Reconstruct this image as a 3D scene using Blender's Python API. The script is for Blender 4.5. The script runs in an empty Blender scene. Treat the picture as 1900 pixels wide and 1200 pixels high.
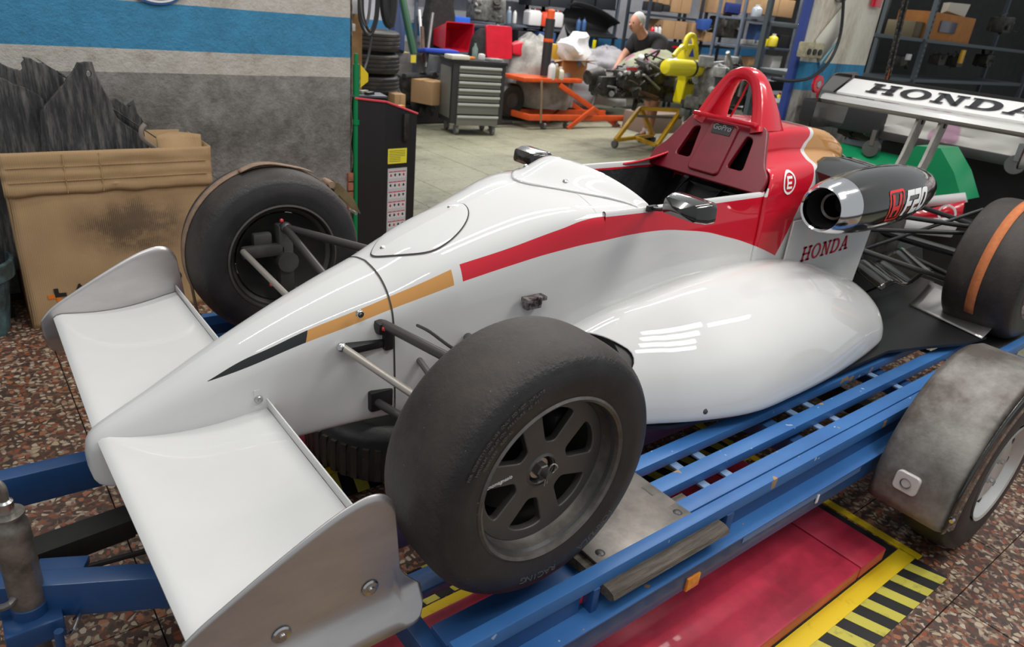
import bpy, bmesh, math, random
from mathutils import Vector, Matrix, noise
random.seed(7)
S = bpy.context.scene
COL = S.collection
DECK = 0.45                      # height of the trailer bed above the floor
# ------------------------------------------------------------------ camera, world, lights, exposure
cam_d = bpy.data.cameras.new('camera'); cam = bpy.data.objects.new('camera', cam_d); COL.objects.link(cam)
cam_d.sensor_width = 36; cam_d.lens = 24.82; cam_d.clip_start = .05; cam_d.clip_end = 100
_r = [(0.78887091, -0.6073748, 0.09369385), (-0.18356247, -0.37837065, -0.90727089), (0.58650448, 0.69852094, -0.40997682)]
cam.matrix_world = Matrix(((_r[0][0], -_r[1][0], -_r[2][0], -.812), (_r[0][1], -_r[1][1], -_r[2][1], -1.576),
                           (_r[0][2], -_r[1][2], -_r[2][2], 1.11 + DECK), (0, 0, 0, 1)))
cam_d.dof.use_dof = True; cam_d.dof.focus_distance = 1.75; cam_d.dof.aperture_fstop = 5.6
S.camera = cam
w = bpy.data.worlds.new('world'); S.world = w; w.use_nodes = True
w.node_tree.nodes['Background'].inputs[0].default_value = (.92, .96, 1, 1)
w.node_tree.nodes['Background'].inputs[1].default_value = .40
S.view_settings.view_transform = 'Standard'; S.view_settings.look = 'None'
S.view_settings.exposure = 0.18; S.view_settings.gamma = 1; S.view_settings.use_curve_mapping = False
def area(name, loc, size, power, col=(1, .97, .93), to=None):
    l = bpy.data.lights.new(name, 'AREA'); l.shape = 'RECTANGLE'; l.size, l.size_y = size; l.energy = power; l.color = col
    o = bpy.data.objects.new(name, l); COL.objects.link(o); o.location = loc
    d = (Vector(to) - Vector(loc)) if to else Vector((0, 0, -1))
    o.rotation_euler = d.to_track_quat('-Z', 'Y').to_euler()
    return o
for q in range(4): area('tube_and_fill_light', (1.75 + .10 * q, -2.4 + .30 * q, 3.4), (.95 if q else 1.1, .18), 10)
for yy in (-.22, .16): area('tube_and_fill_light', (.75, yy, 3.4), (1.5, .12), 12)
area('tube_and_fill_light', (-1.0, -1.6, 3.4), (1.5, .12), 16)
area('tube_and_fill_light', (-.8, 1.3, 3.4), (1.5, .12), 16)
area('tube_and_fill_light', (2.6, .3, 3.4), (1.5, .12), 20)
area('tube_and_fill_light', (3.4, -1.6, 3.4), (1.5, .12), 18)
area('tube_and_fill_light', (3.0, 4.3, 3.6), (1.5, .2), 50)
area('tube_and_fill_light', (3.6, 6.6, 3.6), (1.5, .2), 45)  # added fill lamp, brightens the dim corner behind the tyre stack
area('tube_and_fill_light', (5.2, 5.4, 3.6), (1.5, .2), 70)
area('tube_and_fill_light', (7.6, 5.4, 3.6), (1.5, .2), 70)
area('tube_and_fill_light', (7.2, 7.6, 3.6), (1.5, .2), 55)
area('tube_and_fill_light', (10.5, 5.4, 3.6), (1.5, .2), 70)

# ------------------------------------------------------------------ materials
MATS = {}
def mat(name, col, rough=.5, metal=0, var=.0, vscale=8, bump=0, bscale=40, coat=0, col2=None, spec=None, stretch=None, emit=0, vlo=.4, vhi=.65):
    if name in MATS: return MATS[name]
    m = bpy.data.materials.new(name); m.use_nodes = True; nt = m.node_tree; b = nt.nodes['Principled BSDF']
    c = tuple(col) + (1,)
    b.inputs['Base Color'].default_value = c; b.inputs['Roughness'].default_value = rough; b.inputs['Metallic'].default_value = metal
    b.inputs['Coat Weight'].default_value = coat; b.inputs['Coat Roughness'].default_value = .04
    if spec is not None: b.inputs['Specular IOR Level'].default_value = spec
    if emit: b.inputs['Emission Color'].default_value = c; b.inputs['Emission Strength'].default_value = emit
    tc = nt.nodes.new('ShaderNodeTexCoord'); src = tc.outputs['Object']
    if stretch:
        mp = nt.nodes.new('ShaderNodeMapping'); mp.inputs['Scale'].default_value = stretch; nt.links.new(src, mp.inputs[0]); src = mp.outputs[0]
    if var or col2:
        n = nt.nodes.new('ShaderNodeTexNoise'); n.inputs['Scale'].default_value = vscale; n.inputs['Detail'].default_value = 6; n.inputs['Roughness'].default_value = .65
        nt.links.new(src, n.inputs[0])
        r = nt.nodes.new('ShaderNodeValToRGB'); r.color_ramp.elements[0].position = vlo; r.color_ramp.elements[1].position = vhi
        r.color_ramp.elements[0].color = (tuple(col2) if col2 else tuple(max(0, x * (1 - var)) for x in col)) + (1,)
        r.color_ramp.elements[1].color = c
        nt.links.new(n.outputs[0], r.inputs[0]); nt.links.new(r.outputs[0], b.inputs['Base Color'])
    if bump:
        n2 = nt.nodes.new('ShaderNodeTexNoise'); n2.inputs['Scale'].default_value = bscale; n2.inputs['Detail'].default_value = 4
        nt.links.new(src, n2.inputs[0])
        bp = nt.nodes.new('ShaderNodeBump'); bp.inputs['Strength'].default_value = bump; bp.inputs['Distance'].default_value = .01
        nt.links.new(n2.outputs[0], bp.inputs['Height']); nt.links.new(bp.outputs[0], b.inputs['Normal'])
    MATS[name] = m
    return m
class NG:      # tiny node graph helper for one material
    def __init__(s, m): s.nt = m.node_tree; s.b = s.nt.nodes['Principled BSDF']
    def node(s, t, **k):
        n = s.nt.nodes.new(t)
        for a, v in k.items(): setattr(n, a, v)
        return n
    def link(s, a, b): s.nt.links.new(a, b)
    def math(s, op, a, b=None, c=None):
        n = s.node('ShaderNodeMath', operation=op)
        for i, v in enumerate((a, b, c)):
            if v is None: continue
            if isinstance(v, (int, float)): n.inputs[i].default_value = v
            else: s.link(v, n.inputs[i])
        return n.outputs[0]
    def curve(s, x, pts):                        # piecewise curve y(x) through real coordinates
        x0, x1 = pts[0][0], pts[-1][0]; ys = [p[1] for p in pts]; y0, y1 = min(ys) - .01, max(ys) + .01
        t = s.math('DIVIDE', s.math('SUBTRACT', x, x0), x1 - x0)
        f = s.node('ShaderNodeFloatCurve'); cu = f.mapping.curves[0]
        P = [((p[0] - x0) / (x1 - x0), (p[1] - y0) / (y1 - y0)) for p in pts]
        while len(cu.points) < len(P): cu.points.new(.5, .5)
        for q, p in zip(cu.points, P): q.location = p
        for q in cu.points: q.handle_type = 'AUTO_CLAMPED'
        f.mapping.update(); s.link(t, f.inputs['Value'])
        return s.math('ADD', s.math('MULTIPLY', f.outputs[0], y1 - y0), y0)
    def lt(s, a, b): return s.math('LESS_THAN', a, b)
    def gt(s, a, b): return s.math('GREATER_THAN', a, b)
    def AND(s, *a):
        r = a[0]
        for x in a[1:]: r = s.math('MULTIPLY', r, x)
        return r
    def mix(s, f, a, b):
        n = s.node('ShaderNodeMix', data_type='RGBA')
        for i, v in ((0, f), (6, a), (7, b)):
            if isinstance(v, (tuple, list)): n.inputs[i].default_value = tuple(v) + (1,)
            elif isinstance(v, (int, float)): n.inputs[i].default_value = v
            else: s.link(v, n.inputs[i])
        return n.outputs[2]
    def noise(s, src, scale, detail=5, rough=.6):
        n = s.node('ShaderNodeTexNoise'); n.inputs['Scale'].default_value = scale; n.inputs['Detail'].default_value = detail; n.inputs['Roughness'].default_value = rough
        if src is not None: s.link(src, n.inputs[0])
        return n.outputs[0]
    def ramp(s, f, *stops):
        r = s.node('ShaderNodeValToRGB'); e = r.color_ramp.elements
        while len(e) < len(stops): e.new(.5)
        for q, (p, c) in zip(e, stops): q.position = p; q.color = tuple(c) + (1,)
        s.link(f, r.inputs[0]); return r.outputs[0]
    def bump(s, h, strength=.3, dist=.01):
        bp = s.node('ShaderNodeBump'); bp.inputs['Strength'].default_value = strength; bp.inputs['Distance'].default_value = dist
        s.link(h, bp.inputs['Height']); s.link(bp.outputs[0], s.b.inputs['Normal'])
WHITE = (.70, .70, .685); RED = (.62, .004, .022); GOLD = (.60, .29, .075)
def livery():
    m = mat('livery paint', WHITE, .5, coat=1, spec=.2); g = NG(m)
    tc = g.node('ShaderNodeTexCoord'); sx = g.node('ShaderNodeSeparateXYZ'); g.link(tc.outputs['Object'], sx.inputs[0])
    x, y, z = sx.outputs
    c = g.mix(g.noise(tc.outputs['Object'], 3), WHITE, tuple(v * .96 for v in WHITE))
    glo = g.curve(x, L_GLO); gup = g.curve(x, L_GUP)
    band = g.AND(g.gt(z, glo), g.lt(z, gup), g.gt(x, L_GLO[0][0]), g.lt(x, g.math('ADD', L_GX1, 0)))
    xs = g.math('ADD', L_BG[0], g.math('MULTIPLY', g.math('SUBTRACT', z, L_BG[1]), L_BG[2]))
    c = g.mix(band, c, g.mix(g.gt(x, xs), (.006, .006, .007), GOLD))
    xb = g.curve(z, L_XB)
    rl = g.curve(x, L_RLO); ru = g.curve(x, L_RUP)
    red = g.AND(g.gt(x, L_RLO[0][0]), g.gt(z, rl), g.lt(z, ru), g.lt(x, xb))
    c = g.mix(red, c, RED)
    gold2 = g.AND(g.gt(x, g.math('ADD', xb, .028)), g.gt(z, .53), g.lt(x, 3))
    c = g.mix(gold2, c, tuple(v * .9 for v in GOLD))
    g.link(c, g.b.inputs['Base Color']); return m
L_GX1 = .156
L_GLO = [(-.436, .256), (-.361, .278), (-.217, .327), (-.124, .355), (.003, .395), (.2, .452)]
L_GUP = [(-.436, .257), (-.356, .296), (-.297, .318), (-.207, .353), (-.118, .382), (-.037, .408), (.2, .492)]
L_BG = (-.217, .327, .4)
L_RLO = [(.180, .447), (.319, .480), (.480, .514), (.567, .526), (.773, .538), (.972, .521), (1.177, .477), (1.35, .425), (1.476, .378), (1.6, .33), (2.4, .3)]
L_RUP = [(.180, .487), (.326, .525), (.464, .568), (.548, .592), (.602, .597), (1.2, .598), (1.35, .599), (1.37, 1.2), (2.4, 1.25)]
L_XB = [(.30, 1.44), (.376, 1.490), (.45, 1.53), (.532, 1.57), (.60, 1.61), (.634, 1.639), (.70, 1.665), (.74, 1.69), (.782, 1.735), (1.2, 1.8)]

# ------------------------------------------------------------------ mesh helpers
def cr(p0, p1, p2, p3, t):
    return tuple(.5 * ((2 * b) + (-a + c) * t + (2 * a - 5 * b + 4 * c - d) * t * t + (-a + 3 * b - 3 * c + d) * t ** 3) for a, b, c, d in zip(p0, p1, p2, p3))
def spline(pts, n, closed=False):
    out = []; N = len(pts); segs = N if closed else N - 1
    for i in range(segs):
        if closed: a, b, c, d = pts[i - 1], pts[i], pts[(i + 1) % N], pts[(i + 2) % N]
        else: a, b, c, d = pts[max(i - 1, 0)], pts[i], pts[i + 1], pts[min(i + 2, N - 1)]
        for k in range(n): out.append(cr(a, b, c, d, k / n))
    if not closed: out.append(tuple(pts[-1]))
    return out
def lerp1(tab, x):                     # monotone piecewise table of tuples, smooth
    if x <= tab[0][0]: return tab[0][1:]
    for i in range(len(tab) - 1):
        if x <= tab[i + 1][0]:
            t = (x - tab[i][0]) / (tab[i + 1][0] - tab[i][0]); a, b = tab[i], tab[i + 1]
            p = tab[max(i - 1, 0)]; q = tab[min(i + 2, len(tab) - 1)]
            out = []
            for k in range(1, len(a)):
                h = b[0] - a[0]
                m0 = (b[k] - p[k]) / (b[0] - p[0]) if i > 0 else (b[k] - a[k]) / h
                m1 = (q[k] - a[k]) / (q[0] - a[0]) if i < len(tab) - 2 else (b[k] - a[k]) / h
                t2, t3 = t * t, t ** 3
                out.append((2 * t3 - 3 * t2 + 1) * a[k] + (t3 - 2 * t2 + t) * h * m0 + (-2 * t3 + 3 * t2) * b[k] + (t3 - t2) * h * m1)
            return tuple(out)
    return tab[-1][1:]
class M:
    def __init__(s): s.v = []; s.f = []
    def add(s, vs, fs, T=None):
        o = len(s.v); s.v += [tuple(T @ Vector(v)) if T else tuple(v) for v in vs]; s.f += [tuple(i + o for i in f) for f in fs]; return s
    def box(s, c, d, rz=0, T=None, bev=0):
        x, y, z = (q / 2 for q in d)
        R = Matrix.Translation(c) @ Matrix.Rotation(rz, 4, 'Z')
        if T: R = T @ R
        if bev <= 0:
            V = [(a * x, b * y, e * z) for a in (-1, 1) for b in (-1, 1) for e in (-1, 1)]
            F = [(0, 1, 3, 2), (4, 6, 7, 5), (0, 4, 5, 1), (2, 3, 7, 6), (0, 2, 6, 4), (1, 5, 7, 3)]
            return s.add(V, F, R)
        b = min(bev, x * .9, y * .9, z * .9)
        bm = bmesh.new(); bmesh.ops.create_cube(bm, size=1)
        for v in bm.verts: v.co = Vector((v.co.x * 2 * x, v.co.y * 2 * y, v.co.z * 2 * z))
        bmesh.ops.bevel(bm, geom=bm.edges[:], offset=b, segments=2, affect='EDGES', profile=.6)
        s.add([v.co.copy() for v in bm.verts], [[v.index for v in f.verts] for f in bm.faces], R); bm.free(); return s
    def cyl(s, a, b, r, r2=None, n=12, cap=True, smooth=True):
        a, b = Vector(a), Vector(b); r2 = r if r2 is None else r2
        d = b - a; q = d.to_track_quat('Z', 'Y').to_matrix()
        V = []
        for p, rr in ((a, r), (b, r2)):
            for i in range(n):
                t = 2 * math.pi * i / n; V.append(p + q @ Vector((rr * math.cos(t), rr * math.sin(t), 0)))
        F = [(i, (i + 1) % n, n + (i + 1) % n, n + i) for i in range(n)]
        if cap: F += [tuple(range(n))[::-1], tuple(range(n, 2 * n))]
        return s.add(V, F)
    def tube(s, pts, r, n=8, sub=0, cap=True, flat=1.0, closed=False):
        if sub: pts = spline([tuple(p) for p in pts], sub, closed)
        pts = [Vector(p) for p in pts]; rs = r if isinstance(r, (list, tuple)) else [r] * len(pts)
        if len(rs) != len(pts): rs = [rs[min(int(i * len(rs) / len(pts)), len(rs) - 1)] for i in range(len(pts))]
        V = []; N = len(pts); up = None
        for i, p in enumerate(pts):
            if closed: d = pts[(i + 1) % N] - pts[i - 1]
            else: d = pts[min(i + 1, N - 1)] - pts[max(i - 1, 0)]
            d.normalize()
            if up is None: up = d.orthogonal().normalized()
            up = (up - d * up.dot(d)).normalized(); sd = d.cross(up)
            for k in range(n):
                t = 2 * math.pi * k / n; V.append(p + (up * math.cos(t) + sd * math.sin(t) * flat) * rs[i])
        F = []
        for i in range(N if closed else N - 1):
            j = (i + 1) % N
            for k in range(n): F.append((i * n + k, i * n + (k + 1) % n, j * n + (k + 1) % n, j * n + k))
        if cap and not closed: F += [tuple(range(n))[::-1], tuple(range((N - 1) * n, N * n))]
        return s.add(V, F)
    def lathe(s, prof, n=32, T=None, axis='Z', closed=False):   # prof: (radius, along)
        V = []
        for r, h in prof:
            for i in range(n):
                t = 2 * math.pi * i / n; a, b = r * math.cos(t), r * math.sin(t)
                V.append((a, b, h) if axis == 'Z' else (a, h, b) if axis == 'Y' else (h, a, b))
        P = len(prof); F = []
        for j in range(P if closed else P - 1):
            k = (j + 1) % P
            for i in range(n): F.append((j * n + i, j * n + (i + 1) % n, k * n + (i + 1) % n, k * n + i))
        return s.add(V, F, T)
    def loft(s, rings, closed=True, cap=True):
        n = len(rings[0]); V = [p for r in rings for p in r]; F = []
        for j in range(len(rings) - 1):
            for i in range(n if closed else n - 1):
                k = (i + 1) % n; F.append((j * n + i, j * n + k, (j + 1) * n + k, (j + 1) * n + i))
        if cap and closed: F += [tuple(range(n))[::-1], tuple(range((len(rings) - 1) * n, len(rings) * n))]
        return s.add(V, F)
    def grid(s, fn, nu, nv, T=None):
        V = [fn(i / nu, j / nv) for j in range(nv + 1) for i in range(nu + 1)]
        F = [(j * (nu + 1) + i, j * (nu + 1) + i + 1, (j + 1) * (nu + 1) + i + 1, (j + 1) * (nu + 1) + i) for j in range(nv) for i in range(nu)]
        return s.add(V, F, T)
    def poly(s, loops, th, T=None, bev=0):                      # flat outline with holes in XY, thickness th along Z
        cu = bpy.data.curves.new('tmp', 'CURVE'); cu.dimensions = '2D'; cu.fill_mode = 'BOTH'; cu.extrude = th / 2; cu.bevel_depth = bev
        for L in loops:
            sp = cu.splines.new('POLY'); sp.points.add(len(L) - 1); sp.use_cyclic_u = True
            for p, q in zip(sp.points, L): p.co = (q[0], q[1], 0, 1)
        return s._cu(cu, T)
    def _cu(s, cu, T):
        o = bpy.data.objects.new('tmp', cu); COL.objects.link(o)
        dg = bpy.context.evaluated_depsgraph_get(); me = o.evaluated_get(dg).to_mesh()
        s.add([v.co.copy() for v in me.vertices], [tuple(p.vertices) for p in me.polygons], T)
        o.evaluated_get(dg).to_mesh_clear(); bpy.data.objects.remove(o); bpy.data.curves.remove(cu); return s
    def text(s, body, size, T=None, th=.0006, off=0, align='CENTER', shear=0, sx=1):
        cu = bpy.data.curves.new('tmp', 'FONT'); cu.body = body; cu.size = size; cu.extrude = th; cu.offset = off; cu.align_x = align; cu.align_y = 'CENTER'; cu.shear = shear
        if sx != 1: T = T @ Matrix.Diagonal((sx, 1, 1, 1))
        return s._cu(cu, T)
    def icos(s, c, r, sub=2, sc=(1, 1, 1), T=None, jit=0):
        bm = bmesh.new(); bmesh.ops.create_icosphere(bm, subdivisions=sub, radius=1)
        c = Vector(c); V = []
        for v in bm.verts:
            k = r * (1 + (jit * noise.noise(v.co * 1.7 + c * 9) if jit else 0)); V.append(c + Vector((v.co.x * sc[0], v.co.y * sc[1], v.co.z * sc[2])) * k)
        s.add(V, [[v.index for v in f.verts] for f in bm.faces], T); bm.free(); return s
    def jitter(s, a, sc=6):
        s.v = [tuple(Vector(v) + noise.noise_vector(Vector(v) * sc) * a) for v in s.v]; return s
    def mirror_y(s):
        o = len(s.v); s.v += [(x, -y, z) for x, y, z in s.v]; s.f += [tuple(i + o for i in reversed(f)) for f in s.f]; return s
    def build(s, name, m, parent=None, smooth=True, angle=35, solid=0, kind=None, weld=False, recalc=True, label=None):
        me = bpy.data.meshes.new(name); me.from_pydata(s.v, [], s.f)
        if recalc or weld:
            bm = bmesh.new(); bm.from_mesh(me)
            if weld: bmesh.ops.remove_doubles(bm, verts=bm.verts[:], dist=1e-5)
            bmesh.ops.recalc_face_normals(bm, faces=bm.faces[:]); bm.to_mesh(me); bm.free()
        for q in (m if isinstance(m, (list, tuple)) else [m]): me.materials.append(q)
        if smooth:
            me.shade_smooth(); me.set_sharp_from_angle(angle=math.radians(angle))
        o = bpy.data.objects.new(name, me); COL.objects.link(o)
        if parent: o.parent = parent
        if solid:
            md = o.modifiers.new('thick', 'SOLIDIFY'); md.thickness = solid; md.offset = 0
        if kind: o['kind'] = kind
        if label: o['label'] = label
        return o
def thing(name, label, cat, loc=(0, 0, 0), rz=0, group=None):
    o = bpy.data.objects.new(name, None); COL.objects.link(o); o.empty_display_size = .1
    o.location = loc; o.rotation_euler = (0, 0, rz); o['label'] = label; o['category'] = cat
    if group: o['group'] = group
    return o
def tag(o, label, cat, group=None, loc=None, rz=None):
    o['label'] = label; o['category'] = cat
    if group: o['group'] = group
    if loc: o.location = loc
    if rz is not None: o.rotation_euler = (0, 0, rz)
    return o
def struct(o): o['kind'] = 'structure'; return o
def copy_tree(o, parent=None, loc=None, label=None, rz=None, group=None):
    c = o.copy(); COL.objects.link(c)
    if parent: c.parent = parent
    for ch in o.children: copy_tree(ch, c)
    if loc: c.location = loc
    if rz is not None: c.rotation_euler = (0, 0, rz)
    if label: c['label'] = label
    if group: c['group'] = group
    return c
def TR(loc, rx=0, ry=0, rz=0):
    return Matrix.Translation(loc) @ Matrix.Rotation(rz, 4, 'Z') @ Matrix.Rotation(ry, 4, 'Y') @ Matrix.Rotation(rx, 4, 'X')
def frame(o, u, v):      # matrix whose local X follows u, Y follows v
    u = Vector(u).normalized(); v = Vector(v); n = u.cross(v).normalized(); v = n.cross(u)
    return Matrix(((u.x, v.x, n.x, o[0]), (u.y, v.y, n.y, o[1]), (u.z, v.z, n.z, o[2]), (0, 0, 0, 1)))
PI = math.pi
# ------------------------------------------------------------------ materials in use
m_white = mat('white gloss paint', WHITE, .5, coat=1, var=.04, vscale=3, spec=.2)
def slick():
    m = mat('worn slick rubber', (.04, .034, .03), .6); g = NG(m); tc = g.node('ShaderNodeTexCoord'); P = tc.outputs['Object']
    sx = g.node('ShaderNodeSeparateXYZ'); g.link(P, sx.inputs[0]); x, y, z = sx.outputs
    r = g.math('SQRT', g.math('ADD', g.math('MULTIPLY', x, x), g.math('MULTIPLY', z, z)))
    tread = g.ramp(g.noise(P, 6, 6, .7), (.3, (.014, .012, .011)), (.5, (.034, .027, .023)), (.72, (.058, .044, .035)))
    side = g.ramp(g.noise(P, 9, 5, .6), (.3, (.010, .010, .011)), (.65, (.026, .025, .026)))
    k = g.node('ShaderNodeMapRange'); k.inputs['From Min'].default_value = .258; k.inputs['From Max'].default_value = .268; g.link(r, k.inputs[0])
    c = g.mix(k.outputs[0], side, tread)
    spk = g.gt(g.noise(P, 160, 2, .5), .76); c = g.mix(g.math('MULTIPLY', spk, .6), c, (.30, .27, .24))
    g.link(c, g.b.inputs['Base Color'])
    g.link(g.math('ADD', .42, g.math('MULTIPLY', k.outputs[0], .2)), g.b.inputs['Roughness'])
    sh = g.node('ShaderNodeMapRange'); sh.inputs['From Min'].default_value = .0; sh.inputs['From Max'].default_value = .016; sh.inputs['To Min'].default_value = 1; sh.inputs['To Max'].default_value = 0
    g.link(g.math('ABSOLUTE', g.math('SUBTRACT', r, .262)), sh.inputs[0])
    h = g.math('ADD', g.math('MULTIPLY', g.noise(P, 95, 4, .65), g.math('ADD', g.math('MULTIPLY', k.outputs[0], .22), g.math('MULTIPLY', sh.outputs[0], .9))), g.math('MULTIPLY', g.noise(P, 260, 2), .12))
    g.bump(h, .6, .006); return m
m_rubber = slick()
m_rubber2 = mat('side wall rubber', (.022, .021, .020), .5, var=.4, vscale=12, bump=.12, bscale=60)
m_mag = mat('magnesium grey', (.135, .128, .118), .46, metal=.7, var=.08, vscale=20)
m_lip = mat('worn rim lip', (.20, .185, .17), .4, metal=.8, var=.3, vscale=30)
m_alu = mat('brushed aluminium', (.62, .60, .59), .36, metal=.85, var=.12, vscale=5, stretch=(1, 1, 3))
m_alu2 = mat('polished aluminium', (.78, .78, .78), .12, metal=1)
m_black = mat('satin black', (.012, .012, .013), .42)
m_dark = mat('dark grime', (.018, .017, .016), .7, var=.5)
m_carbon = mat('gloss carbon', (.018, .017, .013), .16, coat=.9, var=.5, vscale=4)
m_rod = mat('grey steel rod', (.20, .19, .185), .4, metal=.6, var=.2)
m_rodd = mat('dark steel arm', (.085, .08, .08), .4, metal=.6)
m_lightrod = mat('pale steel rod', (.40, .37, .33), .4, metal=.6)
m_steel = mat('bright steel', (.55, .55, .55), .25, metal=1)
m_redp = mat('red gloss paint', RED, .22, coat=.7, var=.04)
m_dred = mat('dark red headrest paint', (.20, .006, .018), .35, coat=.3, var=.2)
m_hatch = mat('dark gap', (.05, .045, .035), .8)
m_cloth_black = mat('black fabric lining', (.02, .02, .021), .85, var=.6, vscale=14, bump=.3, bscale=60)
m_orange_strap = mat('orange webbing', (.62, .19, .06), .75, var=.2, vscale=30, bump=.3, bscale=300)
m_brown_strap = mat('faded tan webbing', (.33, .22, .15), .8, var=.3, vscale=30, bump=.3, bscale=300)
m_yelzinc = mat('yellow zinc steel', (.32, .25, .13), .35, metal=.8, var=.3, vscale=20)
m_textw = mat('white lettering', (.85, .85, .85), .4)
m_textb = mat('black lettering', (.01, .01, .012), .4)
m_textr = mat('crimson lettering', (.50, .02, .05), .4)
m_logor = mat('bright red emblem', (.75, .03, .03), .35)
m_emb = mat('moulded rubber lettering', (.085, .082, .08), .5)
m_livery = livery()

# ------------------------------------------------------------------ formula car (origin: front axle, centre line, wheel contact height)
car = thing('formula_car', 'white, red and gold open-wheel single-seater racing car strapped on a blue trailer', 'racing car', (0, 0, DECK))
ROUND = [(0, 0), (.72, .005), (.93, .03), (1, .1), (.985, .3), (.945, .52), (.89, .735), (.75, .86), (.545, .937), (.3, .98), (0, 1)]
SQUARE = [(0, 0), (.72, .005), (.93, .03), (1, .1), (1.0, .4), (.985, .65), (.97, .8), (.94, .905), (.75, .955), (.4, .985), (0, 1)]
#        x     halfwidth  zb    zt   square
BODY = [(-.692, .010, .080, .110, 0), (-.686, .030, .050, .140, 0), (-.668, .043, .032, .163, 0), (-.62, .054, .026, .190, 0), (-.55, .068, .028, .225, 0),
        (-.41, .095, .040, .300, 0), (-.26, .122, .062, .372, 0), (-.12, .152, .076, .430, 0), (0, .178, .082, .474, 0), (.1, .195, .078, .520, .05),
        (.36, .232, .055, .615, .35), (.5, .250, .040, .650, .75), (.62, .262, .032, .655, 1), (.75, .268, .030, .657, 1), (1.0, .272, .03, .657, 1), (1.4, .272, .03, .657, 1), (1.5, .272, .03, .657, 1)]
def sect(x, n=6):
    w, zb, zt, s = lerp1(BODY, x); s = min(max(s, 0), 1)
    return [( (a[0] * (1 - s) + b[0] * s) * w, zb + (a[1] * (1 - s) + b[1] * s) * (zt - zb)) for a, b in zip(ROUND, SQUARE)]
def ring(x, n=5, pts=None):
    h = spline(pts or sect(x), n)
    r = [(x, -y, z) for y, z in h] + [(x, y, z) for y, z in reversed(h[1:-1])]
    return r
def frange(a, b, n): return [a + (b - a) * i / n for i in range(n + 1)]
nose = M().loft([ring(x) for x in [-.692, -.690, -.686, -.678, -.668, -.655, -.64] + frange(-.62, -.0085, 34)])
nose.build('nose_cone', m_livery, car, angle=50)
def fring(x):
    k = max(0, (x - .58) / .075)
    out = []
    R0 = ring(.60)
    for (q, y, z), (_, y0_, z0_) in zip(ring(x), R0):
        if z0_ < .585: continue
        q2 = q + k * .12 * min(1, abs(y) / .25) ** 2
        out.append((q2, y * (lerp1(BODY, q2)[0] / lerp1(BODY, q)[0]), z + .0006))
    return out
front = M().loft([ring(x) for x in frange(-.006, .602, 40)], cap=False)
ct_ = M().loft([fring(x) for x in frange(.58, .655, 10)], closed=False, cap=False).build('cowl_top', m_livery, car, angle=60)
fr = front.build('front_body', m_livery, car, angle=50)
# black seam between nose and body
seam = M().loft([[(x, y * .990, .27 + (z - .27) * .990) for _, y, z in ring(0)] for x in (-.011, -.002)], cap=False)
seam.build('nose_seam', m_hatch, car)
# open cockpit tub
def tubring(x):
    w, zb, zt, s = lerp1(BODY, x)
    rim = .605 + .004 * math.sin((x - .6) * 3)
    o = [(y, z) for y, z in sect(x)[:7]]
    o = spline(o + [(w * .955, rim - .02)], 4)
    o += [(w * .95, rim), (w * .93, rim + .006), (w * .90, rim + .004), (w * .885, rim - .008), (w * .88, .45), (w * .86, .25), (w * .7, .13), (0, .12)]
    return [(x, -y, z) for y, z in o] + [(x, y, z) for y, z in reversed(o[1:-1])]
tub = M().loft([tubring(x) for x in frange(.602, 1.50, 40)], cap=False)
tub.build('cockpit_tub', m_livery, car, angle=50)
# cockpit lining: black skin just inside the tub
def linring(x):
    w, zb, zt, s = lerp1(BODY, x)
    o = spline([(w * .872, .592), (w * .862, .5), (w * .85, .3), (w * .7, .15), (0, .135)], 5)
    return [(x, -y, z) for y, z in o] + [(x, y, z) for y, z in reversed(o[:-1])]
lin = M(); rr = [linring(x) for x in frange(.62, 1.47, 30)]; lin.loft(rr, closed=False, cap=False)
lin.jitter(.004, 14).build('cockpit_lining', m_cloth_black, car)
for x, nm in ((.60, 'dash_bulkhead'),):
    M().box((x + .03, 0, .36), (.02, .44, .46)).build(nm, m_black, car)
# steering wheel, seat back with straps
seat = M().grid(lambda u, v: (1.16 + .25 * v + .05 * math.cos(u * PI * 2), (u - .5) * .42, .14 + .42 * v), 16, 14)
seat.jitter(.006, 12).build('seat_back', m_cloth_black, car, solid=.02)
for sy in (-1, 1):
    M().tube([(1.10, sy * .07, .2), (1.17, sy * .075, .34), (1.31, sy * .08, .54), (1.40, sy * .08, .585)], .024, n=8, sub=5, flat=.12).build('seat_belt', m_black, car)
sw = M(); sw.tube([(.80 + .04 * math.sin(t), .12 * math.cos(t), .47 + .1 * math.sin(t)) for t in [i * PI / 8 for i in range(16)]], .012, closed=True)
sw.cyl((.78, 0, .47), (.66, 0, .44), .014); sw.box((.79, 0, .47), (.012, .2, .03)); sw.build('steering_wheel', m_black, car)

# wind deflector: thin curved sheet over the front of the cockpit
def bodytop(x, y):
    h = spline(sect(min(x, .66)), 6)
    best = None
    for (a, za), (b, zb) in zip(h, h[1:]):
        if za > .2 and min(a, b) - 1e-6 <= abs(y) <= max(a, b) + 1e-6 and abs(a - b) > 1e-6:
            t = (abs(y) - a) / (b - a); best = za + (zb - za) * t
    return best if best is not None else .6
DEF_F = lambda a: .475 + .285 * abs(a) ** 1.7          # front edge x for a = y/.25 in -1..1
DEF_R = lambda a: .655 + .13 * abs(a) ** 1.6
def defl(u, v):
    a = 2 * u - 1; y = .252 * a; x = DEF_F(a) + (DEF_R(a) - DEF_F(a)) * v
    zf = bodytop(DEF_F(a), y) + .003 if DEF_F(a) < .64 else bodytop(.64, y) + .004
    zr = .606 + .094 * max(0, 1 - abs(a) ** 2.2) ** .9
    s = v * v * (3 - 2 * v)
    return (x, y, max(zf + (zr - zf) * s, zf * .995) if abs(a) < .97 else zf + .004)
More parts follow.
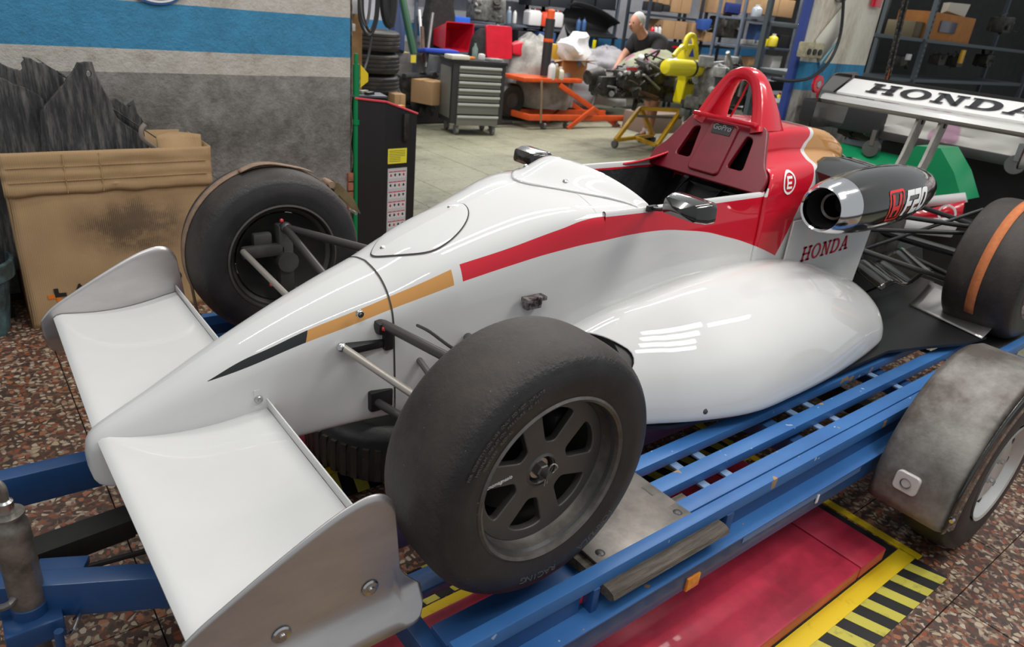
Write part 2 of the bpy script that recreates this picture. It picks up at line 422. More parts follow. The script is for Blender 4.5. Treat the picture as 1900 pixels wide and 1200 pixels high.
d = M().grid(defl, 48, 14).build('wind_deflector', m_white, car, solid=.005, angle=60)
for a in (-.36, -.0 + .42):
    y = .252 * a; p = defl((a + 1) / 2, .35)
    M().lathe([(0, .006), (.004, .006), (.007, .003), (.009, 0)], 14, Matrix.Translation((p[0], p[1], p[2] + .002)) @ Matrix.Rotation(math.radians(-18), 4, 'Y')).build('screw', m_steel, car)

# inspection hatch on the front body: raised cover following the surface
def surf(x, a):                                      # a = signed y
    return (x, a, bodytop(x, a))
def hatch(u, v):
    r = v; t = 2 * PI * u
    cx, hx, hy = .155, .135, .105
    x = cx + hx * r * math.cos(t) * (1.0 if math.cos(t) > 0 else 1.05); y = hy * r * math.sin(t) * (1 if math.cos(t) > 0 else max(.25, 1 - .55 * abs(math.cos(t)) ** 2))
    z = bodytop(x, y); return (x, y, z + .006 - (0.0015 if r > .97 else 0))
M().grid(lambda u, v: tuple(Vector(hatch(u, v * 1.026)) - Vector((0, 0, .0015))), 64, 10).build('hatch_gap', m_hatch, car, recalc=False)
M().grid(hatch, 64, 10).build('hatch_cover', m_white, car, recalc=True)
for hx, hy in ((.045, -.0), (.262, .02)):
    M().lathe([(0, .008), (.005, .008), (.008, .005), (.009, 0)], 12, Matrix.Translation((hx, hy, bodytop(hx, hy)))).build('hatch_screw', m_steel, car)

# engine cover with shoulders and roll hoop block (open at front behind headrest)
#       x,  w_low, z_low, w_sh, z_sh, w_in, z_in, w_top, z_top
ECV = [(1.34, .271, .26, .262, .66, .165, .715, .150, .792), (1.40, .270, .26, .262, .66, .165, .715, .150, .795), (1.55, .268, .25, .255, .665, .165, .72, .150, .80), (1.72, .262, .22, .245, .665, .155, .715, .142, .797),
       (1.90, .24, .2, .225, .645, .145, .70, .128, .775), (2.03, .21, .2, .205, .62, .13, .67, .115, .735), (2.07, .20, .2, .195, .60, .12, .655, .11, .715)]
def ecring(x):
    wl, zl, ws, zs, wi, zi, wt, zt = lerp1(ECV, x)
    o = spline([(wl, .06), (wl, zl), (wl, .45), (wl * .975, .585)], 4) + spline([(wl * .985, .60), (ws, zs - .02), (ws * .93, zs + .012), (ws * .78, zs + .028), (wi, zi), (wi - .004, zi + .02), (wt + .004, zt - .02), (wt - .01, zt - .004), (wt - .03, zt), (0, zt + .004)], 5)
    k = max(0, 1 - (x - 1.34) / .3) * .42
    q = lambda z: x + max(0, z - .60) * k
    return [(q(z), -y, z) for y, z in o] + [(q(z), y, z) for y, z in reversed(o[:-1])]
ec = M(); ec.loft([ecring(x) for x in frange(1.34, 2.07, 36)], closed=False, cap=False)
ec.build('engine_cover', m_livery, car, solid=.006, angle=40)
# step into the cockpit: the bulge's front lips sweep forward along the rim
for sy in (1,):
    def lipf(u, v, sy=sy):
        x = 1.15 + .26 * u; top = .606 + .078 * u ** 1.5
        y = .258 - .085 * math.sin(v * PI / 2) * (u ** .8) * 1.1
        z = .600 + (top - .600) * math.sin(v * PI / 2)
        return (x, sy * y, z)
    M().grid(lipf, 14, 8).build('cockpit_shoulder', m_redp, car, solid=.008)
# headrest panel with two openings
A = Vector((1.335, 0, .612)); B = Vector((1.435, 0, .80)); T = frame((A.x, 0, A.z), (0, -1, 0), (B - A))
hh = (B - A).length
def rpoly(pts, r=.012, n=4):
    out = []; N = len(pts)
    for i, p in enumerate(pts):
        p = Vector(p); a = Vector(pts[i - 1]); b = Vector(pts[(i + 1) % N]); da = (a - p); db = (b - p)
        rr_ = min(r, da.length * .45, db.length * .45); s = p + da.normalized() * rr_; e = p + db.normalized() * rr_
        for k in range(n + 1): t = k / n; out.append(tuple(s * (1 - t) ** 2 + p * 2 * t * (1 - t) + e * t * t))
    return out
outer = rpoly([(-.252, -.01), (.252, -.01), (.25, .05), (.215, .085), (.158, hh), (-.158, hh), (-.215, .085), (-.25, .05)], .02)
holes = [rpoly([(s * .078, .045), (s * .155, .045), (s * .135, hh - .045), (s * .098, hh - .035)], .02) for s in (-1, 1)]
M().poly([outer] + holes, .012, T, bev=.004).build('headrest_panel', m_dred, car)
M().poly([rpoly([(-.062, .012), (.062, .012), (.055, hh - .02), (-.055, hh - .02)], .015)], .012, T @ Matrix.Translation((0, 0, .008)), bev=.006).build('headrest_pad', m_dred, car)
st = M().poly([rpoly([(-.04, hh - .06), (.042, hh - .06), (.042, hh - .022), (-.04, hh - .022)], .003)], .002, T @ Matrix.Translation((0, 0, .0215)))
sto = st.build('sticker', m_black, car)
M().text('GoPro', .03, T @ Matrix.Translation((0, hh - .036, .0232)), sx=.95).build('sticker_lettering', mat('grey lettering', (.3, .3, .32), .5), sto)
M().box((1.395, 0, .812), (.02, .27, .016), bev=.006).build('headrest_lip', m_redp, car)
M().box((1.56, 0, .66), (.2, .3, .22)).build('firewall', m_black, car)
# roll hoop: one arch, deeper at the foot, thick section with rounded edges
def hoopring(t):                                   # t 0..1 over the arch, foot to foot
    a = t * PI
    foot = abs(math.cos(a))
    # centreline
    P = lerp1([(0, -.125, .785), (.16, -.103, .85), (.3, -.078, .905), (.4, -.052, .945), (.46, -.024, .962), (.5, 0, .966), (.54, .024, .962), (.6, .052, .945), (.7, .078, .905), (.84, .103, .85), (1, .125, .785)], t)
    return Vector((0, P[0], P[1]))
rings = []
NN = 48
for i in range(NN + 1):
    t = i / NN; c = hoopring(t); c2 = hoopring(min(t + .01, 1)); c1 = hoopring(max(t - .01, 0)); d = (c2 - c1).normalized(); nrm = Vector((0, -d.z, d.y))
    f = abs(2 * t - 1); th = .022 + .004 * f
    xf = 1.405 + .045 * (1 - f ** 1.5); xr = 1.50 + .06 * f ** 1.3
    sec = [(xf + .012, -th), (xf + .003, -th * .75), (xf, -th * .3), (xf, th * .3), (xf + .004, th * .8), (xf + .014, th), (xr - .012, th), (xr, th * .7), (xr, -th * .7), (xr - .012, -th)]
    rings.append([Vector((x, 0, 0)) + c + nrm * k for x, k in sec])
M().loft(rings).build('roll_hoop', m_redp, car, angle=45)
M().tube([(1.49, .045, .80), (1.50, .02, .88), (1.50, 0, .95)], .004).build('hoop_brace', m_redp, car)

# E mark on the shoulder
from mathutils.bvhtree import BVHTree
bvh_ec = BVHTree.FromPolygons([Vector(v) for v in ec.v], ec.f)
def on_sh(u, v, up=.0055):
    h = bvh_ec.ray_cast(Vector((u, -.6, v)), Vector((0, 1, 0)))
    y = h[0].y if h[0] else -.26
    n = h[1] if h[0] else Vector((0, -1, 0))
    if n.y > 0: n = -n
    return (u + n.x * up, y + n.y * up, v + n.z * up)
def decal(loops, fn, name, m, parent=None, thick=0):
    q = M(); q.poly(loops, 0)
    bm = bmesh.new(); vs = [bm.verts.new(v) for v in q.v]; bm.verts.ensure_lookup_table()
    for f in q.f:
        try: bm.faces.new([vs[i] for i in f])
        except ValueError: pass
    bmesh.ops.triangulate(bm, faces=bm.faces[:])
    for _ in range(2):
        long = [e for e in bm.edges if e.calc_length() > .02]
        if not long: break
        bmesh.ops.subdivide_edges(bm, edges=long, cuts=1)
        bmesh.ops.triangulate(bm, faces=bm.faces[:])
    bm.verts.ensure_lookup_table(); bm.verts.index_update()
    r = M(); r.v = [fn(v.co.x, v.co.y) for v in bm.verts]; r.f = [tuple(v.index for v in f.verts) for f in bm.faces]; bm.free()
    return r.build(name, m, parent or car, recalc=False)
def ell(cx, cy, rx, ry, n=32): return [(cx + rx * math.cos(2 * PI * i / n), cy + ry * math.sin(2 * PI * i / n)) for i in range(n)]
def rect(a, b, c, d): return [(a, b), (c, b), (c, d), (a, d)]
decal([ell(1.475, .637, .040, .038), ell(1.475, .637, .032, .031)], on_sh, 'circle_mark', m_textw)
for L in (rect(1.458, .617, 1.466, .658), rect(1.458, .650, 1.492, .658), rect(1.458, .633, 1.488, .641), rect(1.458, .617, 1.492, .625)):
    decal([L], lambda u, v: on_sh(u, v, .006), 'letter_e', m_textw)

# mirrors
def mirror(s, base, c):
    o = M()
    sec = [(-.05, .0, .26), (-.035, .0, .8), (0, 0, 1), (.03, 0, 1), (.036, 0, .94)]
    rings = []
    for dx, _, k in sec:
        rings.append([(c[0] + dx, c[1] + yy * k, c[2] + zz * k) for yy, zz in rpoly([(-.075, -.027), (.075, -.027), (.07, .030), (-.07, .030)], .016)])
    o.loft(rings); mo = o.build('mirror', m_carbon, car)
    M().poly([rpoly([(-.067, -.022), (.067, -.022), (.063, .025), (-.063, .025)], .012)], .001, frame((c[0] + .0368, c[1], c[2]), (0, 1, 0), (0, 0, 1))).build('mirror_glass', m_steel, mo)
    M().tube([base, ((base[0] + c[0]) / 2, base[1] + s * .05, base[2] + .012), (c[0] - .0, c[1] - s * .08, c[2] - .01)], .006, sub=4).build('mirror_arm', m_black, mo)
    M().box(base, (.04, .014, .018), bev=.004).build('mirror_clamp', m_black, mo)
mirror(-1, (.775, -.262, .61), (.752, -.405, .650))
mirror(1, (.775, .262, .60), (.825, .36, .622))

# side pods
#       x,  z_in(junction), crown extra, y_out(bottom), z_lip, bulge
POD = [(.48, .255, .016, .445, .055, .5), (.52, .270, .020, .460, .055, .5), (.56, .283, .024, .475, .055, .7), (.64, .302, .032, .51, .055, .8), (.78, .322, .036, .57, .055, .9), (.98, .348, .036, .62, .05, 1), (1.2, .362, .03, .625, .05, 1), (1.45, .355, .02, .615, .05, 1),
       (1.65, .325, .01, .595, .05, 1), (1.82, .280, .004, .57, .05, 1), (1.95, .24, .0, .54, .055, 1), (2.03, .20, .0, .475, .06, 1), (2.06, .15, 0, .41, .07, 1)]
def podring(x, n=5):
    zi, cr_, yo, zl, bl = lerp1(POD, x)
    y0 = .235; W = yo - y0; H = zi - zl
    pts = [(y0, zi), (y0 + W * .22, zi + cr_ * .6 + H * .0), (y0 + W * .45, zi - H * .06 + cr_ * .3), (y0 + W * .68, zi - H * .22), (y0 + W * .86, zi - H * .45), (y0 + W * .96, zi - H * .70), (y0 + W * 1.0, zl + H * .08), (y0 + W * .995, zl)]
    o = spline(pts, n) + [(y0 + W * .9, zl - .012), (y0 + W * .5, zl - .015), (y0, zl - .015)]
    return [(x, -y, z) for y, z in o]
for sy in (-1, 1):
    nr = len(podring(1.0)); xs0 = [.485 + .130 * min(1, max(0, (i / 5 - .7) / 2.2)) - .085 * min(1, max(0, (i / 5 - 3.3) / 1.6)) for i in range(nr)]
    rs = [[podring(xs0[i] + (.72 - xs0[i]) * t)[i] for i in range(nr)] for t in (0, .03, .1, .2, .35, .5, .65, .8, .92)]
    rs += [podring(x) for x in frange(.72, 1.95, 36) + [1.975, 2.0, 2.015, 2.03, 2.045, 2.06]]
    if sy > 0: rs = [[(x, -y, z) for x, y, z in r] for r in rs]
    pm = M().loft(rs, closed=True, cap=False); pm.add(rs[-1], [tuple(range(len(rs[-1])))]); po = pm.build('side_pod', m_white, car, angle=60, solid=.004)
    for bx, by, bz, rx in ((.665, .305, .318, 0), (.80, .572, .085, 70)):
        M().lathe([(0, .006), (.006, .006), (.010, .004), (.013, 0)], 14, Matrix.Translation((bx, sy * by, bz)) @ Matrix.Rotation(math.radians(-sy * rx), 4, 'X')).build('pod_screw', m_mag, po)
    # intake duct mouth: dark wedge behind the wheel
    def shr(x, k):
        r = podring(x); cy = sum(p[1] for p in r) / len(r); cz = sum(p[2] for p in r) / len(r)
        return [(x_, (-1 if sy > 0 else 1) * (cy + (y_ - cy) * k), cz + (z_ - cz) * k) for x_, y_, z_ in r]
    M().loft([shr(.585, .90), shr(.80, .88)]).build('intake_mouth', m_black, po)
# floor tray of the car, black, with kicked-up aluminium lip before the rear wheel
fl = M().poly([[(.35, -.24), (.5, -.42), (.7, -.53), (1.0, -.605), (1.6, -.60), (1.9, -.60), (2.1, -.66), (2.3, -.725), (2.46, -.745), (2.62, -.40), (3.0, -.3), (3.0, .3), (2.62, .40), (2.46, .745), (2.1, .66), (1.6, .60), (1.0, .605), (.7, .53), (.5, .42), (.35, .24)]], .012, Matrix.Translation((0, 0, .034)))
fl.build('floor_tray', m_black, car)
for sy in (-1, 1):
    M().grid(lambda u, v: (2.40 + .16 * v + .10 * (1 - u), sy * (.40 + .345 * u), .045 + .05 * (v ** 2) + (.035 * v)), 10, 8).build('floor_kick_up', m_alu, car, solid=.003)
    for k in range(6): M().icos((2.44 + .10 * (1 - k / 5), sy * (.42 + .06 * k), .052), .005, 1).build('rivet', m_steel, car)
# rear side panel with lettering
def sidepanel(sy):
    return M().poly([[(1.535, .20), (2.12, .12), (2.155, .44), (2.05, .50), (1.535, .50)]], .006, frame((0, sy * .285, 0), (1, 0, 0), (0, 0, 1)))
for sy in (-1, 1): sidepanel(sy).build('rear_side_panel', m_white, car)
# slab serif letters
def slab(word, h, wd, fn, name, m, parent, gap=.12, st=.2, sf=.14, hole=True):
    x = 0; i = 0
    def put(loops): decal([[(x * 1 + p[0] * wd, p[1] * h) for p in L] for L in loops], fn, name, m, parent)
    for ch in word:
        if ch == 'H':
            for L in (rect(.1, 0, .1 + st, 1), rect(.9 - st, 0, .9, 1), rect(.1, .43, .9, .57), rect(0, 0, .42, sf), rect(.58, 0, 1, sf), rect(0, 1 - sf, .42, 1), rect(.58, 1 - sf, 1, 1)): put([L])
        elif ch == 'O': put([ell(.5, .5, .5, .52), ell(.5, .5, .5 - st, .5 - sf * .8)])
        elif ch == 'N':
            for L in (rect(.12, 0, .12 + st * .7, 1), rect(.88 - st * .7, 0, .88, 1), [(.08, 1), (.34, 1), (.90, 0), (.70, 0)], rect(0, 0, .42, sf), rect(.6, 1 - sf, 1, 1), rect(0, 1 - sf, .3, 1)): put([L])
        elif ch == 'D':
            a = [(.1, 0)] + [(.5 + .48 * math.sin(t), .5 - .5 * math.cos(t)) for t in frange(0, PI, 14)] + [(.1, 1)]
            b = [(.1 + st, sf)] + [(.48 + (.48 - st) * math.sin(t), .5 - (.5 - sf) * math.cos(t)) for t in frange(0, PI, 14)] + [(.1 + st, 1 - sf)]
            put([a, b]); put([rect(0, 0, .25, sf)]); put([rect(0, 1 - sf, .25, 1)])
        elif ch == 'A':
            for L in ([(.08, 0), (.22, 0), (.56, 1), (.42, 1)], [(.92, 0), (.70, 0), (.36, 1), (.62, 1)], rect(.25, .28, .8, .4), rect(-.02, 0, .34, sf), rect(.6, 0, 1.04, sf)): put([L])
        x += wd * (1 + gap)
slab('HONDA', .060, .062, lambda u, v: (1.645 + u, -.2895, .330 + v + u * .03), 'panel_letter', m_textr, car)

# airbox pod with polished intake ring
P0 = Vector((1.44, -.42, .590)); ax = Vector((.86, -.0, .03)).normalized()
Tp = frame(P0, (0, -1, 0), (-ax.z, 0, ax.x)); 
if (Tp.to_3x3() @ Vector((0, 0, 1))).dot(ax) < 0: Tp = frame(P0, (0, 1, 0), (-ax.z, 0, ax.x))
M().lathe([(.040, .16), (.058, .10), (.066, .03), (.067, .0), (.072, -.006), (.077, .0), (.088, .035), (.096, .075), (.097, .09)], 40, Tp).build('intake_ring', m_alu2, car)
M().lathe([(.0, .15), (.035, .15), (.055, .10), (.0655, .02)], 32, Tp).build('intake_bore', m_black, car)
M().lathe([(.038, .08), (.045, .075), (.05, .09)], 24, Tp).build('inner_ring', m_mag, car)
canp = [(.0965, .085), (.103, .14), (.109, .22), (.112, .32), (.110, .44), (.100, .54), (.085, .63), (.066, .70), (.04, .755), (.01, .78)]
cm = M(); cm.lathe(canp, 40, Tp)
for i, v in enumerate(cm.v): pass
can = cm.build('airbox_pod', m_carbon, car)
M().loft([[(x, y, z) for y, z in rpoly([(-.40, .62), (-.40, .70 - k), (-.2, .72 - k), (-.2, .45)], .03)] for x, k in ((1.66, .05), (1.75, .01), (1.95, .02), (2.15, .07))]).build('airbox_duct', m_carbon, car)
Ti = Tp.inverted()
def on_can(u, v, up=.0012):      # u along axis from intake, v arc length from mid side
    r = lerp1([(h, r) for r, h in canp], u)[0] + up; a = v / .10
    p = Vector((r * math.cos(a), r * math.sin(a), u)); s = Tp.to_3x3() @ Vector((1, 0, 0))
    if s.y > 0: p.x = -p.x
    return tuple(Tp @ p)
UPS = 1
def canmap(u, v): return on_can(u, v)
HB = [(0, 0), (.085, 0), (.092, .1), (-.007, .1)]
oo = lambda L, du=.245, dv=-.045: [(p[0] + du, p[1] + dv) for p in L]
decal([oo(rpoly(HB, .012)), oo(rpoly([(.007, .008), (.078, .008), (.084, .092), (.001, .092)], .008))], canmap, 'emblem_frame', m_logor)
for L in ([(.018, .014), (.032, .014), (.030, .045), (.026, .086), (.010, .086), (.016, .05)], [(.067, .014), (.053, .014), (.055, .045), (.059, .086), (.075, .086), (.069, .05)], [(.028, .036), (.058, .036), (.057, .05), (.029, .05)]):
    decal([oo(L)], canmap, 'emblem_letter', m_logor)
def sh(L, du): return [(p[0] + du + p[1] * .22, p[1] - .035) for p in L]
for du, LL in ((.345, ([rect(0, 0, .018, .08)], [rect(0, .062, .055, .08)], [rect(0, .03, .045, .046)])),
               (.403, ([rect(0, .062, .055, .08)], [rect(.037, .034, .055, .08)], [rect(0, .030, .055, .046)], [rect(0, 0, .018, .046)], [rect(0, 0, .055, .018)])),
               (.463, ([rpoly(rect(0, 0, .058, .08), .016), rpoly(rect(.018, .018, .04, .062), .006)],))):
    for L in LL: decal([sh(q, du) for q in L], canmap, 'pod_lettering', m_textw)

# gearbox, rear frame
gb = M(); gb.box((2.45, 0, .22), (.75, .22, .26), bev=.03); gb.box((2.75, 0, .26), (.2, .3, .2), bev=.04); gb.cyl((2.3, -.11, .3), (2.3, .11, .3), .09); gb.box((2.3, 0, .44), (.3, .2, .16), bev=.03)
gb.box((2.18, -.2, .35), (.06, .04, .12), bev=.01); gb.build('gearbox', mat('cast alloy', (.14, .135, .12), .55, metal=.5, var=.5, vscale=12), car)
M().poly([[(2.05, .70), (2.09, .72), (2.5, .52), (2.55, .46), (2.2, .42), (2.05, .50)]], .08, frame((0, 0, 0), (1, 0, 0), (0, 0, 1))).build('tail_fairing', mat('smoked black panel', (.02, .02, .021), .2, coat=.5), car)
M().tube([(2.08, -.05, .705), (2.3, -.05, .62), (2.52, -.05, .50)], .005, sub=5).build('panel_edge', m_steel, car)

# wheels
def tyre(r, wd, rimr, parent, name='tyre', n=96):
    h = wd / 2
    pr = [(rimr - .006, -h + .012), (rimr + .004, -h - .002), (rimr + .03, -h - .008), (r * .80, -h - .010), (r * .90, -h - .004), (r * .955, -h + .010), (r * .985, -h + .028), (r, -h + .055), (r + .001, 0),
          (r, h - .055), (r * .985, h - .028), (r * .955, h - .010), (r * .90, h + .004), (r * .80, h + .010), (rimr + .03, h + .008), (rimr + .004, h + .002), (rimr - .006, h - .012)]
    pr = spline(pr, 3)
    m = M(); m.lathe(pr, n, axis='Y'); return m.build(name, m_rubber, parent, angle=60)
def wheel(parent, x, y, r, wd, sy, label, strap=None):
    wnode = bpy.data.objects.new('wheel', None); COL.objects.link(wnode); wnode.parent = parent; wnode.location = (x, y, r)
    wnode.rotation_euler = (0, 0, 0 if sy < 0 else PI); wnode['label'] = label
    tyre(r, wd, .172, wnode)
    h = wd / 2
    # outer side is -Y in wheel space
    rim = M(); rim.lathe([(.150, h - .03), (.168, h - .012), (.180, h + .001), (.182, h + .006), (.176, h + .007), (.168, h - .01), (.158, h - .04), (.155, .0), (.156, -h + .10), (.160, -h + .06)], 72, axis='Y')
    rim.build('rim_barrel', m_mag, wnode, angle=30)
    lip = M(); lip.lathe([(.1815, -h + .006), (.1835, -h - .004), (.178, -h - .008), (.172, -h - .004), (.170, -h + .004), (.166, -h + .026), (.163, -h + .036)], 72, axis='Y'); lip.build('rim_lip', m_lip, wnode, angle=30)
    M().lathe([(.1635, -h + .034), (.161, -h + .041), (.157, -h + .042)], 72, axis='Y').build('rim_step', m_mag, wnode)
    loops = [ell(0, 0, .160, .160, 72)]
    for k in range(6):
        a = k * PI / 3 + math.radians(18)
        q = []
        for rr_, da in ((.064, -.22), (.136, -.36), (.141, -.19), (.142, 0), (.141, .19), (.136, .36), (.064, .22)): q.append((rr_ * math.cos(a + da), rr_ * math.sin(a + da)))
        loops.append(rpoly(q, .010, 3))
    loops.append(ell(0, 0, .033, .033, 24))
    M().poly(loops, .012, frame((0, -h + .046, 0), (1, 0, 0), (0, 0, 1)), bev=.003).build('spoke_face', m_mag, wnode, angle=50)
    M().lathe([(.033, -h + .034), (.036, -h + .036), (.044, -h + .040), (.047, -h + .046)], 32, axis='Y').build('hub_boss', m_mag, wnode)
    nb = M(); nb.lathe([(0, -h + .066), (.034, -h + .066), (.034, -h + .075)], 28, axis='Y'); nb.lathe([(.0, -h + .045), (.023, -h + .045), (.026, -h + .048), (.028, -h + .062), (.030, -h + .070)], 28, axis='Y'); nb.build('hub_washer', m_steel, wnode)
    nut = M(); nut.lathe([(0, -h + .028), (.014, -h + .028), (.016, -h + .031), (.016, -h + .05)], 6, axis='Y'); nut.lathe([(0, -h + .012), (.009, -h + .012), (.0095, -h + .03)], 14, axis='Y'); nut.build('centre_nut', m_mag, wnode, angle=20)
    M().tube([(.0, -h + .018, -.02), (.0, -h + .018, .012), (.008, -h + .014, .026), (.016, -h + .010, .018), (.010, -h + .014, .006), (-.003, -h + .018, -.004), (-.006, -h + .018, -.024)], .0016, n=6, sub=4).build('clip_pin', m_steel, wnode)
    M().lathe([(0, .0), (.125, .0), (.125, .012), (0, .012)], 40, axis='Y').build('brake_disc', m_dark, wnode)
    M().box((.07, -.01, .05), (.05, .05, .09), bev=.01).build('brake_caliper', m_rodd, wnode)
    bk = M(); bk.lathe([(0, h - .055), (.10, h - .055), (.140, h - .03), (.150, h - .02)], 40, axis='Y'); bk.build('inner_shroud', m_dark, wnode)
    return wnode
FR, FW, RR, RW = .28, .195, .285, .265
wn = wheel(car, 0, -.685, FR, FW, -1, 'near front wheel with grey six-spoke rim')
wheel(car, 0, .685, FR, FW, 1, 'far front wheel, its inner side showing the dark upright')
wheel(car, 2.67, -.665, RR, RW, -1, 'near rear wheel under an orange strap')
wheel(car, 2.67, .665, RR, RW, 1, 'far rear wheel')
# moulded writing on the near front tyre
def arc_text(body, rad, a0, size, parent, m, y, sx=1, step=None, off=0, name='tyre_lettering'):
    t = M(); n = len(body); step = step or size * .62 * sx / rad
    for i, ch in enumerate(body):
        if ch == ' ': continue
        a = a0 - i * step
        t.text(ch, size, frame((rad * math.cos(a), y, rad * math.sin(a)), (math.sin(a), 0, -math.cos(a)), (math.cos(a), 0, math.sin(a))), th=.0004, sx=sx, off=off)
    t.build(name, m, parent)
ymark = -FW / 2 - .0112
for k, tx in enumerate(('FOR COMPETITION USE ONLY DO NOT INFLATE', 'MAXIMUM INFLATION PRESSURE 40 PSI', 'TUBELESS  RADIAL')):
    arc_text(tx, .232 - .013 * k, math.radians(158 - 3 * k), .0088, wn, m_emb, ymark - .0006)
arc_text('FORMULA', .226, math.radians(-40), .020, wn, m_emb, ymark + .001, sx=1.3)
arc_text('RACING', .226, math.radians(-84), .020, wn, m_emb, ymark + .001, sx=1.3)
M().text('Tecnomagnesio', .0115, frame((-.112, -FW / 2 + .0362, .010), (.995, 0, .1), (0, 0, 1)) @ Matrix.Rotation(0, 4, 'Z'), shear=.2).build('rim_lettering', m_textw, wn)
# front suspension (mirrored), one rod per part
for s in (-1, 1):
    Pm = lambda x, y, z: (x, s * y, z)
    UB = Pm(.0, .565, .392) ; LB = Pm(.01, .565, .165)
    M().tube([Pm(-.036, .160, .360), UB], .0125, n=12).build('upper_arm_front', m_rodd, car)
    M().tube([Pm(.10, .165, .430) if s > 0 else Pm(.2, .19, .29), UB], .0125, n=12).build('upper_arm_rear', m_rodd, car)
    M().icos(UB, .020, 2).build('ball_joint', m_rodd, car)
    e2 = Pm(-.14, .56, .330) if s > 0 else Pm(-.03, .56, .262)
    M().tube([Pm(-.140, .150, .315), e2], .0095, n=12).build('track_rod', m_lightrod, car)
    M().tube([Pm(-.06, .165, .150), LB], .011, n=12).build('lower_arm_front', m_rodd, car)
    M().tube([Pm(.32, .2, .13), LB], .011, n=12).build('lower_arm_rear', m_rodd, car)
    M().tube([Pm(.06, .165, .25), Pm(.02, .54, .185)], .009, n=10).build('push_rod', m_rod, car)
    up = M(); up.box(Pm(.0, .585, .28), (.05, .05, .24), bev=.012); up.box(Pm(-.07, .575, .32), (.14, .03, .04), bev=.01); up.cyl(Pm(0, .548, .28), Pm(0, .60, .28), .035); up.box(Pm(-.07, .59, .35), (.06, .03, .05), bev=.008); up.build('upright', mat('dull alloy upright', (.10, .10, .095), .45, metal=.5, var=.4), car)
    M().icos(Pm(-.144, .150, .316), .013, 2).build('rod_end', m_steel, car)
    # black mounts let into the skin
    mt = M(); mt.box(Pm(-.04, .150, .352), (.034, .05, .036), bev=.014); mt.box(Pm(-.025, .158, .325), (.026, .03, .07), bev=.006); mt.build('arm_mount', m_black, car)
    M().box(Pm(-.075, .145, .308), (.12, .044, .022), bev=.009).build('rack_slot', m_black, car)
    M().box(Pm(-.045, .158, .152), (.065, .040, .058), bev=.008).build('lower_mount', m_black, car)
    for q_ in ((-.044, .178, .357), (-.01, .57, .415), (-.06, .55, .21)): M().icos(Pm(*q_), .007, 1).build('red_bolt', mat('red paint mark', (.6, .05, .05), .4), car)
M().tube([(.03, -.21, .365), (.01, -.3, .39), (0, -.42, .40), (0, -.54, .42)], .004, sub=4, n=6).build('brake_hose', m_black, car)
# small fasteners on the skin
def bolt(x, y, z, sy=-1, r=.008):
    T = frame((x, y, z), (1, 0, 0), (0, 0, 1) if sy < 0 else (0, 0, -1))
    M().lathe([(0, .006), (r * .45, .006), (r * .5, .003), (r, .003), (r * 1.25, 0), (r * 1.3, -.006)], 16, T).build('fastener', m_steel, car)
bolt(-.095, -.151, .395); bolt(-.03, -.176, .12, r=.007); bolt(-.335, -.106, .20)
br = M(); br.box((.375, -.245, .39), (.07, .03, .012), bev=.003); br.cyl((.38, -.262, .38), (.38, -.262, .40), .008, n=10); br.box((.375, -.24, .375), (.05, .02, .03)); br.build('pod_bracket', mat('mixed bracket metal', (.35, .33, .32), .5, metal=.4, col2=(.05, .03, .03), vscale=60), car)
# rear suspension
for s in (-1, 1):
    Pm = lambda x, y, z: (x, s * y, z)
    for a, b, r_, mm in (((2.38, .13, .42), (2.66, .52, .42), .011, m_black), ((2.9, .14, .40), (2.68, .52, .42), .011, m_black), ((2.2, .14, .30), (2.62, .52, .17), .012, m_rodd), ((2.9, .13, .16), (2.68, .52, .17), .012, m_black),
                         ((2.25, .17, .36), (2.64, .52, .40), .010, m_black), ((2.35, .14, .22), (2.66, .50, .50), .008, m_black), ((2.67, .1, .285), (2.67, .52, .285), .02, m_black)):
        M().tube([Pm(*a), Pm(*b)], r_, n=10).build('rear_arm', mm, car)
    M().box(Pm(2.67, .53, .285), (.07, .05, .26), bev=.015).build('rear_upright', m_rodd, car)

M().loft([[(x, y, z) for y, z in ((-.26 * k, .05), (.26 * k, .05), (.2 * k, h_), (-.2 * k, h_))] for x, k, h_ in ((2.12, 1.0, .40), (2.3, .9, .30), (2.6, .8, .17), (3.02, .9, .2))]).build('gearbox_cover', mat('dark cover cloth', (.02, .02, .021), .6, var=.4, bump=.3), car)
for s in (-1, 1):
    M().grid(lambda u, v, s=s: (2.16 + .5 * u, s * (.24 + .16 * v), .17 + .06 * (1 - v) + .02 * math.sin(u * 9)), 12, 8).build('diffuser_panel', m_carbon, car, solid=.006)
